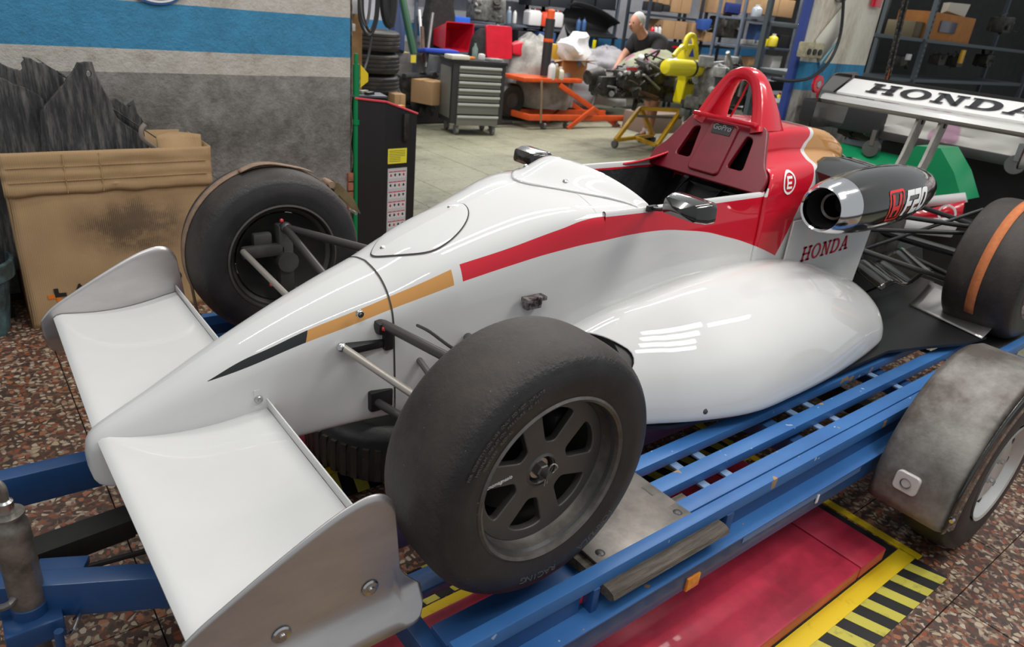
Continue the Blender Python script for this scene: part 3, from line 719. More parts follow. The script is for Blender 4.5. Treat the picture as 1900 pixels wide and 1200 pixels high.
# front wing
def wing_pt(u, v):        # u chordwise 0..1, v spanwise
    y = .03 + (.695 - .03) * v
    le = Vector((-.668 + .012 * v, 0, .150)); te = Vector((-.318, 0, .176))
    return y, le, te
def wring(v, s):
    y, le, te = wing_pt(0, v); c = te - le; out = []
    N = 14
    top = []; bot = []
    for i in range(N + 1):
        t = i / N; x = le.x + c.x * (t ** 1.4); tt = t ** 1.4
        dip = -.022 * math.sin(PI * min(tt * 1.02, 1)) 
        thick = .030 * (1 - tt) ** .8 * min(1, (tt * 14) ** .5) + .004
        zc = le.z + c.z * tt + dip - .004
        top.append((x, s * y, zc + thick * .45)); bot.append((x, s * y, zc - thick * .75))
    return top + bot[::-1]
for s in (-1, 1):
    wobj = M().loft([wring(v, s) for v in frange(0, 1, 12)]).build('front_wing', m_white, car, angle=50)
    M().box((-.316, s * .37, .187), (.0035, .64, .024), bev=.001).build('gurney_flap', m_white, wobj)
    M().box((-.309, s * .37, .176), (.012, .64, .003)).build('flap_flange', m_alu, wobj)
    # mounting tab with screw at the root
    tb = M(); tb.box((-.335, s * .1, .20), (.018, .004, .05), bev=.001); tb.build('wing_tab', m_white, wobj)
    def ep(u, v, s=s):
        x = -.688 + .444 * u
        top = lerp1([(-.69, .140), (-.66, .176), (-.6, .215), (-.5, .272), (-.42, .312), (-.37, .328), (-.34, .328), (-.318, .315), (-.304, .29), (-.297, .25), (-.294, .17), (-.284, .13), (-.262, .098), (-.245, .080), (-.24, .075)], x)[0]
        bot = lerp1([(-.69, .09), (-.675, .04), (-.64, .02), (-.3, .018), (-.262, .022), (-.247, .045), (-.24, .07)], x)[0]
        z = bot + (top - bot) * v
        out = .70 + max(0, .085 - z) * .55 + .012 * max(0, z - .2) * 1.5
        return (x, s * out, z)
    e = M().grid(ep, 60, 16).build('endplate', m_alu, car, solid=.0035, angle=60)
    for bx in (-.35, -.515):
        p = .704
        M().lathe([(0, .008), (.006, .008), (.0065, .004), (.014, .003), (.017, 0)], 20, frame((bx, s * (p), .122 if bx > -.4 else .105), (1, 0, 0), (0, 0, 1) if s < 0 else (0, 0, -1))).build('endplate_bolt', m_steel, e)

# rear wing
rw = M().loft([[(x, y, z) for x, z in ((2.895, .812), (2.902, .832), (2.93, .840), (3.0, .836), (3.08, .824), (3.0, .796), (2.92, .790))] for y in frange(-.50, .50, 6)]).build('rear_wing', mat('silver white wing paint', (.62, .62, .60), .25, metal=.3, coat=.4), car, angle=50)
F0 = Vector((3.03, 0, .838)); F1 = Vector((3.17, 0, .915))
flp = M().loft([[(F0.x, y, F0.z), (F0.x - .004, y, F0.z + .010), (F0.x + .01, y, F0.z + .018), (F1.x, y, F1.z + .004), (F1.x, y, F1.z), (F0.x + .06, y, F0.z + .022)] for y in frange(-.49, .49, 4)]).build('rear_flap', m_white, car, angle=40)
fv = (F1 - F0).normalized()
nrm = Vector((-fv.z, 0, fv.x))
slab('HONDA', .098, .150, lambda u, v: tuple(Vector((F0.x + .005, .352 - u, F0.z + .019)) + Vector((F1.x - F0.x - .01, 0, F1.z - F0.z - .014)).normalized() * (v + .02) + nrm * .0035), 'wing_letter', m_textb, flp, st=.24, gap=.10)
M().box((3.175, 0, .925), (.006, .98, .02)).build('flap_lip', m_black, flp)
for s in (-1, 1):
    M().poly([rpoly([(2.86, .66), (3.2, .66), (3.24, .9), (3.22, .95), (2.98, .94), (2.88, .86)], .03)], .008, frame((0, s * .503, 0), (1, 0, 0), (0, 0, 1))).build('wing_endplate', m_carbon, car)
m_strut = mat('dull strut aluminium', (.42, .41, .37), .5, metal=.5, var=.3)
for yy in (-.0, -.105):
    M().loft([[(x0 + dx, yy + dy, z) for dx, dy in ((-.042, -.007), (.042, -.007), (.042, .007), (-.042, .007))] for x0, z in ((2.99, .81), (2.93, .62), (2.80, .36))]).build('wing_strut', m_strut, car, angle=20)
    M().cyl((2.99, yy - .012, .775), (2.99, yy + .012, .775), .012, n=12).build('strut_bolt', m_black, car)
M().cyl((2.90, .0, .56), (2.90, -.105, .56), .008, n=10).build('strut_tie', m_strut, car)
# straps round the wheels belong to the trailer
# ------------------------------------------------------------------ floor: terrazzo tiles in front, pale worn slabs behind
def terrazzo():
    m = mat('terrazzo', (.2, .1, .06), .32); g = NG(m)
    geo = g.node('ShaderNodeNewGeometry'); P = geo.outputs['Position']
    nz = g.node('ShaderNodeTexNoise'); nz.inputs['Scale'].default_value = 14; g.link(P, nz.inputs[0])
    add = g.node('ShaderNodeVectorMath', operation='MULTIPLY_ADD'); g.link(nz.outputs['Color'], add.inputs[0]); add.inputs[1].default_value = (.03, .03, .0); g.link(P, add.inputs[2])
    def vor(scale, feat, rnd=1):
        v = g.node('ShaderNodeTexVoronoi', feature=feat); v.voronoi_dimensions = '2D'; v.inputs['Scale'].default_value = scale; v.inputs['Randomness'].default_value = rnd; g.link(add.outputs[0], v.inputs['Vector']); return v
    v1 = vor(46, 'F1'); e1 = vor(46, 'DISTANCE_TO_EDGE')
    sep = g.node('ShaderNodeSeparateColor'); g.link(v1.outputs['Color'], sep.inputs[0])
    cell = g.ramp(sep.outputs[0], (0, (.055, .04, .032)), (.22, (.12, .045, .03)), (.36, (.25, .075, .035)), (.50, (.34, .14, .07)), (.60, (.38, .32, .22)), (.80, (.44, .38, .29)), (1, (.52, .48, .38)))
    g.nt.nodes[-1].color_ramp.interpolation = 'CONSTANT'
    small = vor(75, 'F1'); s2 = g.node('ShaderNodeSeparateColor'); g.link(small.outputs['Color'], s2.inputs[0])
    mtx = g.ramp(s2.outputs[1], (0, (.06, .045, .037)), (.5, (.10, .058, .042)), (.75, (.20, .10, .065)), (1, (.30, .25, .19)))
    szr = g.math('ADD', g.math('MULTIPLY', sep.outputs[1], .24), .07)
    rnd_ = g.math('ADD', g.math('MULTIPLY', sep.outputs[2], .28), .36)
    c = g.mix(g.AND(g.gt(e1.outputs['Distance'], szr), g.lt(v1.outputs['Distance'], rnd_)), mtx, cell)
    big = g.noise(P, 1.3, 4)
    c2 = g.node('ShaderNodeMix', data_type='RGBA', blend_type='MULTIPLY'); c2.inputs[0].default_value = 1; g.link(c, c2.inputs[6]); g.link(g.ramp(big, (.35, (.85, .78, .74)), (.6, (1.25, 1.2, 1.2))), c2.inputs[7])
    g.link(c2.outputs[2], g.b.inputs['Base Color'])
    g.link(g.ramp(g.noise(P, 5), (.3, (.25,) * 3), (.7, (.5,) * 3)), g.b.inputs['Roughness'])
    return m
def slabs():
    m = mat('pale worn floor', (.40, .39, .30), .55); g = NG(m)
    geo = g.node('ShaderNodeNewGeometry'); P = geo.outputs['Position']
    a = g.ramp(g.noise(P, 1.1, 6, .7), (.3, (.13, .125, .085)), (.5, (.26, .255, .18)), (.75, (.33, .325, .235)))
    sp = g.ramp(g.noise(P, 24, 3, .7), (.33, (.10, .09, .06)), (.40, (1, 1, 1)))
    c2 = g.node('ShaderNodeMix', data_type='RGBA', blend_type='MULTIPLY'); c2.inputs[0].default_value = .75; g.link(a, c2.inputs[6]); g.link(sp, c2.inputs[7])
    g.link(c2.outputs[2], g.b.inputs['Base Color']); g.bump(g.noise(P, 30), .15); return m
m_terr = terrazzo(); m_slab = slabs()
m_grout = mat('dark joint', (.035, .028, .024), .9, var=.4)
fl_ = M().box((4.5, 3.6, -.06), (17, 14, .1)).build('floor', m_grout); struct(fl_)
def tiles(x0, x1, y0, y1, t, m, skip=None):
    base = M().box((0, 0, -.008), (t - .004, t - .004, .016)); me = None
    nx, ny = round((x1 - x0) / t), round((y1 - y0) / t)
    for i in range(nx):
        for j in range(ny):
            cx, cy = x0 + (i + .5) * t, y0 + (j + .5) * t
            if skip and skip(cx, cy): continue
            if me is None: o = base.build('tile', m, fl_, smooth=False); me = o.data
            else: o = bpy.data.objects.new('tile', me); COL.objects.link(o); o.parent = fl_
            o.location = (cx, cy, -.0 + random.uniform(-.0006, .0006))
tiles(-1.8, 3.4, -2.4, 2.4, .4, m_terr)
tiles(1.0, 7.4, 2.4, 6.4, .4, m_slab, lambda x, y: y > 2.5 + (x - 1) * 1.4)
M().box((7.5, 5.7, -.013), (11, 6.6, .02)).build('floor', m_slab)['kind'] = 'structure'
M().box((7.5, .0, -.013), (8.2, 4.8, .02)).build('floor', m_slab)['kind'] = 'structure'
# scissor lift let into the floor: two red platforms and painted yellow borders
m_lift = mat('scuffed red platform', (.62, .035, .075), .42, var=.35, vscale=4, coat=.1, col2=(.36, .018, .045), bump=.1, bscale=20)
m_yel = mat('worn yellow floor paint', (.80, .56, .012), .5, var=.4, vscale=16, col2=(.36, .25, .02), vlo=.25, vhi=.42)
m_yel2 = mat('yellow hazard tape', (.56, .50, .07), .5, var=.35, vscale=18, col2=(.25, .22, .05), vlo=.3, vhi=.45)
m_pit = mat('black pit steel', (.012, .012, .012), .6, var=.4)
for s, lab in ((-1, 'red steel lift platform under the near side of the trailer'), (1, 'red steel lift platform under the far side of the trailer')):
    t = thing('lift_platform', lab, 'car lift', (0, s * .70, 0), group='car lift platforms')
    M().box((.465, 0, .034), (1.49, .57, .050), bev=.008).build('platform_plate', m_lift, t)
    M().box((1.297, 0, .034), (.165, .57, .050), bev=.008).build('ramp_plate', m_lift, t)
    M().box((.60, 0, .0035), (1.76, .57, .007)).build('pit_frame', m_pit, t)
    M().cyl((.80, -s * .10, .052), (.80, -s * .10, .0625), .018, n=10).build('platform_plug', m_pit, t)
hz = thing('hazard_marking', 'yellow lines and black and yellow hazard stripes painted round the lift', 'floor marking', (0, 0, .002))
for s in (-1, 1):
    M().box((.585, s * 1.014, 0), (1.83, .055, .003)).build('border_line', m_yel, hz)
    M().box((.585, s * .365, 0), (1.83, .04, .003)).build('border_line', m_yel, hz)
M().box((1.515, 0, 0), (.035, 2.1, .003)).build('end_line', m_yel, hz)
for s in (-1, 1):
    for (ya, yb) in ((1.042, 1.146), (.205, .34)):
        M().box((.60, s * (ya + yb) / 2, -.0005), (1.80, yb - ya, .0022)).build('tape_backing', m_pit, hz)
        x = -.30
        while x < 1.42:
            sk = .035 if s < 0 else -.035
            M().poly([[(x, s * ya), (x + .045, s * ya), (x + .045 + .035, s * yb), (x + .035, s * yb)]], .001, Matrix.Translation((0, 0, .0014))).build('hazard_stripe', m_yel2, hz)
            x += .095
# ------------------------------------------------------------------ left wall
def wallmat():
    m = mat('painted plaster wall', (.5, .5, .48), .8); g = NG(m)
    geo = g.node('ShaderNodeNewGeometry'); P = geo.outputs['Position']; sx = g.node('ShaderNodeSeparateXYZ'); g.link(P, sx.inputs[0]); x, y, z = sx.outputs
    nz = g.noise(P, 6, 8, .75)
    zz = g.math('ADD', z, g.math('MULTIPLY', g.math('SUBTRACT', g.noise(P, 3), .5), .008))
    grey = g.ramp(nz, (.3, (.11, .098, .082)), (.47, (.24, .228, .21)), (.66, (.38, .37, .35)))
    cream = g.ramp(nz, (.28, (.26, .21, .16)), (.45, (.52, .49, .43)), (.6, (.62, .59, .53)))
    blue = g.ramp(nz, (.28, (.05, .13, .2)), (.42, (.05, .24, .42)), (.6, (.06, .30, .52)))
    slope = g.math('MULTIPLY', g.math('SUBTRACT', x, 1.1), .0)
    c = g.mix(g.gt(zz, 1.075), grey, cream)
    c = g.mix(g.AND(g.gt(zz, 1.185), g.lt(zz, 1.402)), c, blue)
    low = g.math('MULTIPLY', g.math('SUBTRACT', 1.0, g.math('MULTIPLY', g.math('ABSOLUTE', g.math('SUBTRACT', z, .72)), 3.2)), g.math('SUBTRACT', g.noise(P, 9, 8, .8), .30))
    dirt = g.math('MULTIPLY', g.math('MAXIMUM', low, 0), 2.2); cl = g.node('ShaderNodeClamp'); g.link(dirt, cl.inputs[0])
    c = g.mix(cl.outputs[0], c, (.05, .042, .034))
    g.link(c, g.b.inputs['Base Color']); g.bump(g.noise(P, 34, 6, .7), .8, .016); return m
m_wall = wallmat()
struct(M().box((-1.4, 2.6, 1.6), (5.126, .2, 3.2)).build('wall_left', m_wall, smooth=False))
# broken wall end with crumbled render and exposed brick
m_rend = mat('crumbled render', (.50, .42, .33), .95, var=.5, vscale=30, bump=1, bscale=50)
m_brick = mat('hollow red brick', (.42, .15, .09), .85, var=.4, vscale=25, bump=.5)
cr_ = M().grid(lambda u, v: (1.163 + .010 + .014 * noise.noise(Vector((u * 3, v * 30, 0))), 2.495 + .2 * u, 3.2 * v), 4, 120)
ob = cr_.build('wall_end', m_rend, angle=180); ob['kind'] = 'structure'
for k in range(4):
    b = M()
    b.box((1.158, 2.495, .30 + .06 * k), (.035, .03, .052), bev=.004)
    b.build('brick', m_brick, ob)
gp = M(); gp.cyl((1.205, 2.51, .0), (1.205, 2.51, 1.15), .02, n=12); gp.cyl((1.205, 2.51, 1.15), (1.205, 2.51, 1.21), .012); gp.cyl((1.205, 2.51, .8), (1.205, 2.51, .83), .026)
tag(gp.build('green_pole', mat('green enamel', (.0, .22, .07), .35)), 'green painted pole standing against the end of the plaster wall', 'pole')
t = M().poly([[(0, 0), (.05, .035), (.05, .08), (0, .13)]], .002, frame((1.225, 2.49, 1.02), (1, 0, 0), (0, 0, 1)))
tag(t.build('yellow_flag', mat('yellow plastic', (.75, .55, .02), .4)), 'small yellow tag fixed to the green pole', 'tag')
# round wall sign, its lower rim in view
rs = thing('round_sign', 'round black sign with white and blue rim hung on the wall', 'sign', (.135, 2.49, 1.50))
Ts = frame((0, 0, 0), (1, 0, 0), (0, 0, 1))
M().poly([ell(0, 0, .145, .105, 48)], .012, Ts).build('sign_rim', mat('blue sign rim', (.02, .10, .30), .4), rs)
M().poly([ell(0, 0, .132, .095, 48)], .008, Ts @ Matrix.Translation((0, 0, .005))).build('white_ring', m_textw, rs)
M().poly([ell(0, 0, .118, .083, 48)], .008, Ts @ Matrix.Translation((0, 0, .008))).build('sign_face', m_black, rs)

# ------------------------------------------------------------------ cardboard box with scorched panels
def cardboard(name, c, dark):
    m = mat(name, c, .85); g = NG(m); tc = g.node('ShaderNodeTexCoord'); P = tc.outputs['Object']
    wv = g.node('ShaderNodeTexWave'); wv.inputs['Scale'].default_value = 38; wv.bands_direction = 'X'; g.link(P, wv.inputs[0])
    base = g.ramp(g.noise(P, 4, 5), (.3, tuple(x * .82 for x in c)), (.7, c))
    if dark:
        sx = g.node('ShaderNodeSeparateXYZ'); g.link(P, sx.inputs[0])
        blob = g.noise(P, 5.5, 6, .7)
        hgt = g.math('SUBTRACT', 1, g.math('MULTIPLY', g.math('ABSOLUTE', g.math('SUBTRACT', sx.outputs[2], .44)), 5.5))
        wd_ = g.math('SUBTRACT', 1, g.math('MULTIPLY', g.math('ABSOLUTE', g.math('SUBTRACT', sx.outputs[0], .47)), 3.4))
        k = g.math('MULTIPLY', g.math('MULTIPLY', g.math('MAXIMUM', hgt, 0), g.math('MAXIMUM', wd_, 0)), g.math('SUBTRACT', blob, .33))
        cl = g.node('ShaderNodeClamp'); g.link(g.math('MULTIPLY', g.math('MULTIPLY', k, 9), g.math('ADD', g.math('MULTIPLY', wv.outputs[1], .6), .4)), cl.inputs[0]); cl.inputs[2].default_value = .8
        base = g.mix(cl.outputs[0], base, (.06, .04, .03))
    g.link(base, g.b.inputs['Base Color']); g.bump(wv.outputs[1], .25, .004); return m
m_card = cardboard('cardboard', (.47, .31, .16), True); m_card2 = cardboard('plain cardboard', (.46, .28, .14), False)
bx_ = thing('cardboard_box', 'big open cardboard box full of scorched black panels by the wall', 'box', (-.645, 2.02, 0))
M().grid(lambda u, v: (.815 * u + .004 * math.sin(v * 9), -.006 + .010 * noise.noise(Vector((u * 3, v * 4, 2))) , .64 * v), 30, 24).build('front_panel', m_card, bx_, solid=.006)
M().grid(lambda u, v: (.815 + .01 * noise.noise(Vector((u * 3, v * 4, 5))), .45 * u, .78 * v), 10, 10).build('side_panel', m_card, bx_, solid=.006)
M().grid(lambda u, v: (.0, .45 * u, .78 * v), 6, 8).build('side_panel', m_card, bx_, solid=.006)
M().grid(lambda u, v: (.815 * u, .45, .80 * v), 6, 8).build('back_panel', m_card, bx_, solid=.006)
def band(u, v):
    ridge = .004 * (1 if int(v * 3.0001) % 2 else -1)
    return (-.012 + .845 * u, -.016 - .006 * math.sin(v * PI * 3) ** 2 + .006 * noise.noise(Vector((u * 5, v * 6, 1))), .62 + .185 * v - .012 * (1 - v) * noise.noise(Vector((u * 9, 0, 3))))
M().grid(band, 40, 12).build('top_flap', m_card, bx_, solid=.005)
M().grid(lambda u, v: (.825 + .012 * v, -.01 + .4 * u, .55 + .255 * v), 8, 6).build('side_flap', m_card, bx_, solid=.005)
M().grid(lambda u, v: (.62 + .2 * u, .06 + .08 * math.sin(u * 3) * v, .76 + .085 * v), 8, 4).build('inner_flap', m_card, bx_, solid=.005)
for k, zc in enumerate((.68, .742)):
    M().box((.41, -.0245, zc), (.80, .004, .0035)).build('crease', m_card, bx_)
for xx in (.22, .36): M().box((xx, -.0245, .71), (.003, .004, .17)).build('crease', m_card, bx_)
Tb = frame((0, -.014, 0), (1, 0, 0), (0, 0, 1))
OR = mat('orange print', (.75, .20, .02), .7); BK = mat('black print', (.015, .014, .014), .7)
for L, mm in (([(.060, .165), (.078, .165), (.080, .142), (.108, .140), (.108, .122), (.062, .122)], BK), ([(.034, .138), (.062, .138), (.062, .121), (.086, .121), (.086, .100), (.066, .100), (.066, .118), (.034, .118)], OR)):
    M().poly([L], .0015, Tb @ Matrix.Translation((.04, .02, 0))).build('printed_cross', mm, bx_)
for ch, xx in (('A', .205), ('L', .275), ('O', .622)):
    M().text(ch, .072, Tb @ Matrix.Translation((xx, .165, .0)), th=.001, off=.0018).build('printed_letter', BK, bx_)
def panelmat():
    m = mat('scorched laminate', (.03, .03, .03), .55); g = NG(m); tc = g.node('ShaderNodeTexCoord')
    mp = g.node('ShaderNodeMapping'); mp.inputs['Scale'].default_value = (26, 10, 3.0); g.link(tc.outputs['Object'], mp.inputs[0])
    n = g.noise(mp.outputs[0], 1.6, 8, .75); g.link(g.ramp(n, (.32, (.010, .010, .011)), (.47, (.045, .045, .047)), (.60, (.14, .135, .13)), (.76, (.30, .27, .23))), g.b.inputs['Base Color']); g.bump(n, .9, .012); return m
m_burn = panelmat()
def scorched(name_label, prof, y, tilt, loops=()):
    o = M().poly([prof] + list(loops), .02, frame((0, 0, 0), (1, 0, 0), (0, .03 * tilt, 1)), bev=.004)
    o = o.build('scorched_panel', m_burn); tag(o, name_label, 'panel', 'scorched panels in the box', loc=(-.645, y, 0)); return o
def ragged(pts, a=.006, k=4):
    out = []
    for i, p in enumerate(pts):
        q = pts[(i + 1) % len(pts)]
        for j in range(k):
            t = j / k; out.append((p[0] + (q[0] - p[0]) * t + random.uniform(-a, a), p[1] + (q[1] - p[1]) * t + random.uniform(-a, a)))
    return out
scorched('tall scorched black panel at the left rear of the box', ragged([(-.10, .25), (-.10, 1.02), (-.04, 1.10), (.03, 1.19), (.08, 1.13), (.15, 1.10), (.17, 1.16), (.26, 1.12), (.29, 1.09), (.32, .3)]), 2.20, .5)
scorched('round-shouldered scorched panel with a hooked hole at its top', ragged([(.12, .25), (.18, .95), (.29, 1.07), (.35, 1.15), (.40, 1.155), (.42, 1.08), (.47, .92), (.58, .82), (.60, .75), (.6, .25)], .003), 2.10, 1, [ell(.385, 1.11, .014, .018, 12)])
scorched('scorched panel with a hole sticking up left in the box', ragged([(-.08, .25), (-.085, 1.04), (.03, 1.09), (.13, 1.05), (.20, 1.0), (.21, .25)], .005), 2.14, .8)
scorched('low scorched panel with a torn edge behind at the right', ragged([(.40, .25), (.42, .99), (.50, .98), (.55, .95), (.575, .97), (.59, .90), (.60, .86), (.62, .3)], .007), 2.24, .6)
hk = M().tube([(-.07, 2.07, .90), (-.09, 2.06, .88), (-.09, 2.055, .84), (-.05, 2.05, .80), (-.015, 2.05, .77)], .011, sub=4, flat=.5)
tag(hk.build('curved_bracket', mat('greyed brown trim', (.2, .17, .14), .7)), 'small curved grey bracket lying over the edge of the cardboard box', 'bracket')
for i, (x_, z_, lb) in enumerate(((-.435, .97, 'left'), (-.262, 1.0, 'right'))):
    pass
# teal bucket with a cloth, at the left edge
bk = thing('waste_bin', 'worn teal plastic waste bin at the left edge beside the cardboard box', 'bin', (-.845, 2.07, 0))
m_teal = mat('scuffed teal plastic', (.09, .17, .18), .6, var=.7, vscale=9, col2=(.03, .045, .045), bump=.3)
M().lathe([(.0, .01), (.115, .0), (.155, .27), (.158, .275)], 10).build('bin_body', m_teal, bk, angle=20)
M().lathe([(.158, .255), (.176, .268), (.180, .34), (.166, .345), (.160, .28)], 32).build('bin_rim', m_teal, bk)
M().lathe([(0, .2), (.14, .2)], 24).build('bin_inside', m_black, bk)
ct = M().icos((-.80, 2.02, .34), .06, 3, (1, .8, 1.3), jit=.6)
tag(ct.build('turquoise_cloth', mat('turquoise rag', (.0, .35, .45), .8)), 'turquoise rag hanging in the waste bin', 'cloth')
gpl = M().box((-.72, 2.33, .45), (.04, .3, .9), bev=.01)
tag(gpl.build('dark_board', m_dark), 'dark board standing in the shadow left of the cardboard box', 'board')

# ------------------------------------------------------------------ trailer
m_blue = mat('blue trailer paint', (.018, .08, .235), .4, var=.25, vscale=3, coat=.15)
m_bluerail = mat('chipped blue rail paint', (.05, .20, .52), .42, var=.0, vscale=9, col2=(.05, .20, .52))
def railmat():
    m = mat('chipped rail', (.04, .19, .55), .4); g = NG(m); tc = g.node('ShaderNodeTexCoord'); P = tc.outputs['Object']
    c = g.ramp(g.noise(P, 3, 4), (.35, (.028, .125, .35)), (.65, (.045, .17, .43)))
    chip = g.noise(P, 11, 3, .5); c = g.mix(g.gt(chip, .70), c, (.36, .22, .12)); c = g.mix(g.gt(g.noise(P, 23, 2), .72), c, (.30, .42, .60))
    g.link(c, g.b.inputs['Base Color']); return m
m_rail = railmat()
m_plate = mat('scratched steel plate', (.27, .25, .22), .38, metal=.75, var=.4, vscale=5, col2=(.13, .12, .11))
tr = thing('car_trailer', 'blue steel car trailer carrying the racing car', 'trailer', (0, 0, 0))
Z = DECK
def P_(name, c, d, m=None, bev=.003, rz=0, label=None):
    return M().box(c, d, rz=rz, bev=bev).build(name, m or m_rail, tr, angle=30, label=label)
for s in (-1, 1):
    P_('side_rail', (1.25, s * .823, Z + .0), (2.98, .032, .036))
    P_('side_web', (1.62, s * .820, Z - .05), (2.06, .012, .07), m_blue)
    P_('side_web', (-.06, s * .820, Z - .05), (.30, .012, .07), m_blue)
    P_('side_beam', (1.25, s * .835, Z - .125), (2.98, .055, .085), m_blue, .004)
    P_('beam_ledge', (1.25, s * .842, Z - .083), (2.98, .064, .006), m_rail, .002)
    P_('side_post', (.595, s * .828, Z - .05), (.03, .03, .07), m_blue)
    for x0 in (.12,): P_('side_post', (x0, s * .828, Z - .05), (.02, .03, .07), m_blue)
    for yr in (.577, .677, .768):
        P_('deck_rail', (1.68, s * yr, Z - .016), (2.46, .046, .032))
    P_('wheel_channel', (-.035, s * .745, Z - .05), (.37, .06, .025), m_blue)
    P_('wheel_channel', (-.035, s * .60, Z - .05), (.37, .06, .025), m_blue)
    P_('inner_beam', (1.25, s * .40, Z - .07), (2.9, .05, .08), m_blue)
    P_('wheel_plate', (.325, s * .665, Z - .004), (.33, .30, .008), m_plate, .002)
    P_('wheel_plate', (2.75, s * .665, Z - .004), (.6, .30, .008), m_dark, .002)
    for k in range(4): 
        M().lathe([(0, .004), (.006, .004), (.010, .002), (.012, 0)], 12, Matrix.Translation((.19 + .27 * (k % 2), s * (.555 + .22 * (k // 2)), Z))).build('plate_screw', m_rodd, tr)
for x in (.66, .76, 1.25, 1.35, 1.80, 2.25):
    for s in (-1, 1): P_('deck_slat', (x, s * .675, Z - .038), (.030, .22, .008), mat('pale blue paint', (.22, .35, .55), .5, var=.3))
for x, w_ in ((-.235, .04), (.5, .05), (1.15, .06), (1.9, .06), (2.70, .06)):
    P_('cross_beam', (x, 0, Z - .085), (w_, 1.62, .06), m_blue)
P_('marker_lamp', (.452, -.866, Z - .148), (.05, .008, .040), mat('amber lens', (.75, .24, .02), .25, coat=.5), label='amber side marker')
P_('marker_lamp', (1.02, -.866, Z - .125), (.012, .004, .030), m_textw, label='small white reflector')
# flattened side marker plate printed on beam
P_('beam_patch', (.96, -.8635, Z - .105), (.62, .002, .032), mat('faded blue band', (.12, .25, .52), .4))
# timber ramp end poking out of the side slot
wb = M().loft([[(x, y, z) for y, z in ((-.72, .412), (-.868, .412), (-.878, .422), (-.873, .432), (-.860, .437), (-.72, .438))] for x in (.138, .30, .45, .545)])
tag(wb.build('wooden_ramp', mat('weathered grey wood', (.14, .115, .09), .75, var=.5, vscale=10, stretch=(1, 12, 12), bump=.5)), 'weathered wooden board poking out through the trailer side slot', 'board')
# fender and road wheels
for s, lb in ((-1, None), (1, None)):
    def fen(u, v, s=s):
        a = math.radians(186 - 192 * u)
        R = .40; y = .885 + .235 * v
        R -= .012 * max(0, (abs(v - .5) - .42) / .08) ** 2
        return (1.72 + R * math.cos(a), s * y, .285 + R * math.sin(a))
    fo = M().grid(fen, 48, 12).build('mudguard', mat('stained galvanised guard', (.30, .29, .265), .5, metal=.35, var=.7, vscale=3.5, col2=(.085, .07, .06), bump=.15), tr, solid=.004)
    M().grid(lambda u, v, s=s: (1.72 + (.40 - .05 * v) * math.cos(math.radians(186 - 192 * u)), s * (1.12 + .012 * v), .285 + (.40 - .05 * v) * math.sin(math.radians(186 - 192 * u))), 48, 3).build('mudguard_flange', m_carbon, fo, solid=.003)
    if s < 0:
        Tl = frame((1.322, s * .985, .345), (0, -1, 0), (.12, 0, 1))
        M().poly([rpoly([(-.032, -.028), (.032, -.028), (.032, .028), (-.032, .028)], .012)], .014, Tl, bev=.004).build('marker_base', mat('grey white lens', (.55, .52, .50), .25, coat=.6), fo, label='rounded white marker lamp')
        M().lathe([(.016, .016), (.013, .010), (0, .008)], 20, Tl).build('marker_centre', m_mag, fo)
        M().cyl((1.32, -1.13, .30), (1.335, -1.13, .30), .006).build('guard_bolt', m_steel, fo)
def roadwheel(par, loc, rot, r=.305, wd=.165, lab=None):
    wn_ = bpy.data.objects.new('road_wheel', None); COL.objects.link(wn_); wn_.parent = par; wn_.location = loc; wn_.rotation_euler = rot
    if lab: wn_['label'] = lab
    h = wd / 2; rr_ = .17
    pr = spline([(rr_, -h + .01), (rr_ + .02, -h - .004), (r * .82, -h - .006), (r * .95, -h + .006), (r, -h + .035), (r, h - .035), (r * .95, h - .006), (r * .82, h + .006), (rr_ + .02, h + .004), (rr_, h - .01)], 3)
    M().lathe(pr, 64, axis='Y').build('tyre', m_rubber2, wn_, angle=60)
    M().lathe([(.176, -h - .002), (.178, -h - .008), (.168, -h - .004), (.150, -h + .03), (.135, -h + .045), (.12, -h + .02), (.10, -h + .015), (.06, -h + .03), (.03, -h + .02), (0, -h + .02)], 48, axis='Y').build('steel_rim', mat('silver wheel paint', (.60, .60, .58), .3, metal=.5), wn_)
    for k in range(8):
        a = k * PI / 4
        M().cyl((.122 * math.cos(a), -h + .018, .122 * math.sin(a)), (.122 * math.cos(a), -h + .028, .122 * math.sin(a)), .011, n=10).build('rim_hole', m_black, wn_)
    for k in range(4):
        a = k * PI / 2 + .4
        M().cyl((.05 * math.cos(a), -h + .025, .05 * math.sin(a)), (.05 * math.cos(a), -h + .008, .05 * math.sin(a)), .009, n=6).build('wheel_nut', m_steel, wn_)
    return wn_
roadwheel(tr, (1.735, -1.03, .307), (0, 0, 0))
P_('axle', (1.735, 0, .30), (.06, 2.0, .06), m_dark)
# drawbar, jack, coupling pieces at the left
def beam(name, a, b, w_, h_, m):
    a, b = Vector(a), Vector(b); d = (b - a); T = frame(a, d, Vector((-d.y, d.x, 0)))
    return M().box((d.length / 2, 0, 0), (d.length, w_, h_), T=T, bev=.004).build(name, m, tr)
beam('drawbar', (-.22, -.42, Z - .135), (-1.30, .12, Z - .14), .05, .09, m_blue)
beam('drawbar', (-.22, .27, Z - .13), (-1.30, .215, Z - .06), .05, .09, m_blue)
beam('brake_tube', (-.25, .08, Z - .16), (-.80, .02, Z - .15), .045, .04, m_dark)
beam('brake_tube', (-.62, .05, Z - .15), (-.84, .03, Z - .15), .07, .055, m_dark)
M().tube([(-.25, -.06, Z - .2), (-.84, -.03, Z - .17)], .007).build('brake_rod', m_dark, tr)
jk = M(); jk.lathe([(0, -.30), (.022, -.30), (.022, -.14)], 24, Matrix.Translation((-.85, -.13, Z)))
jk.build('jack_leg', m_rod, tr)
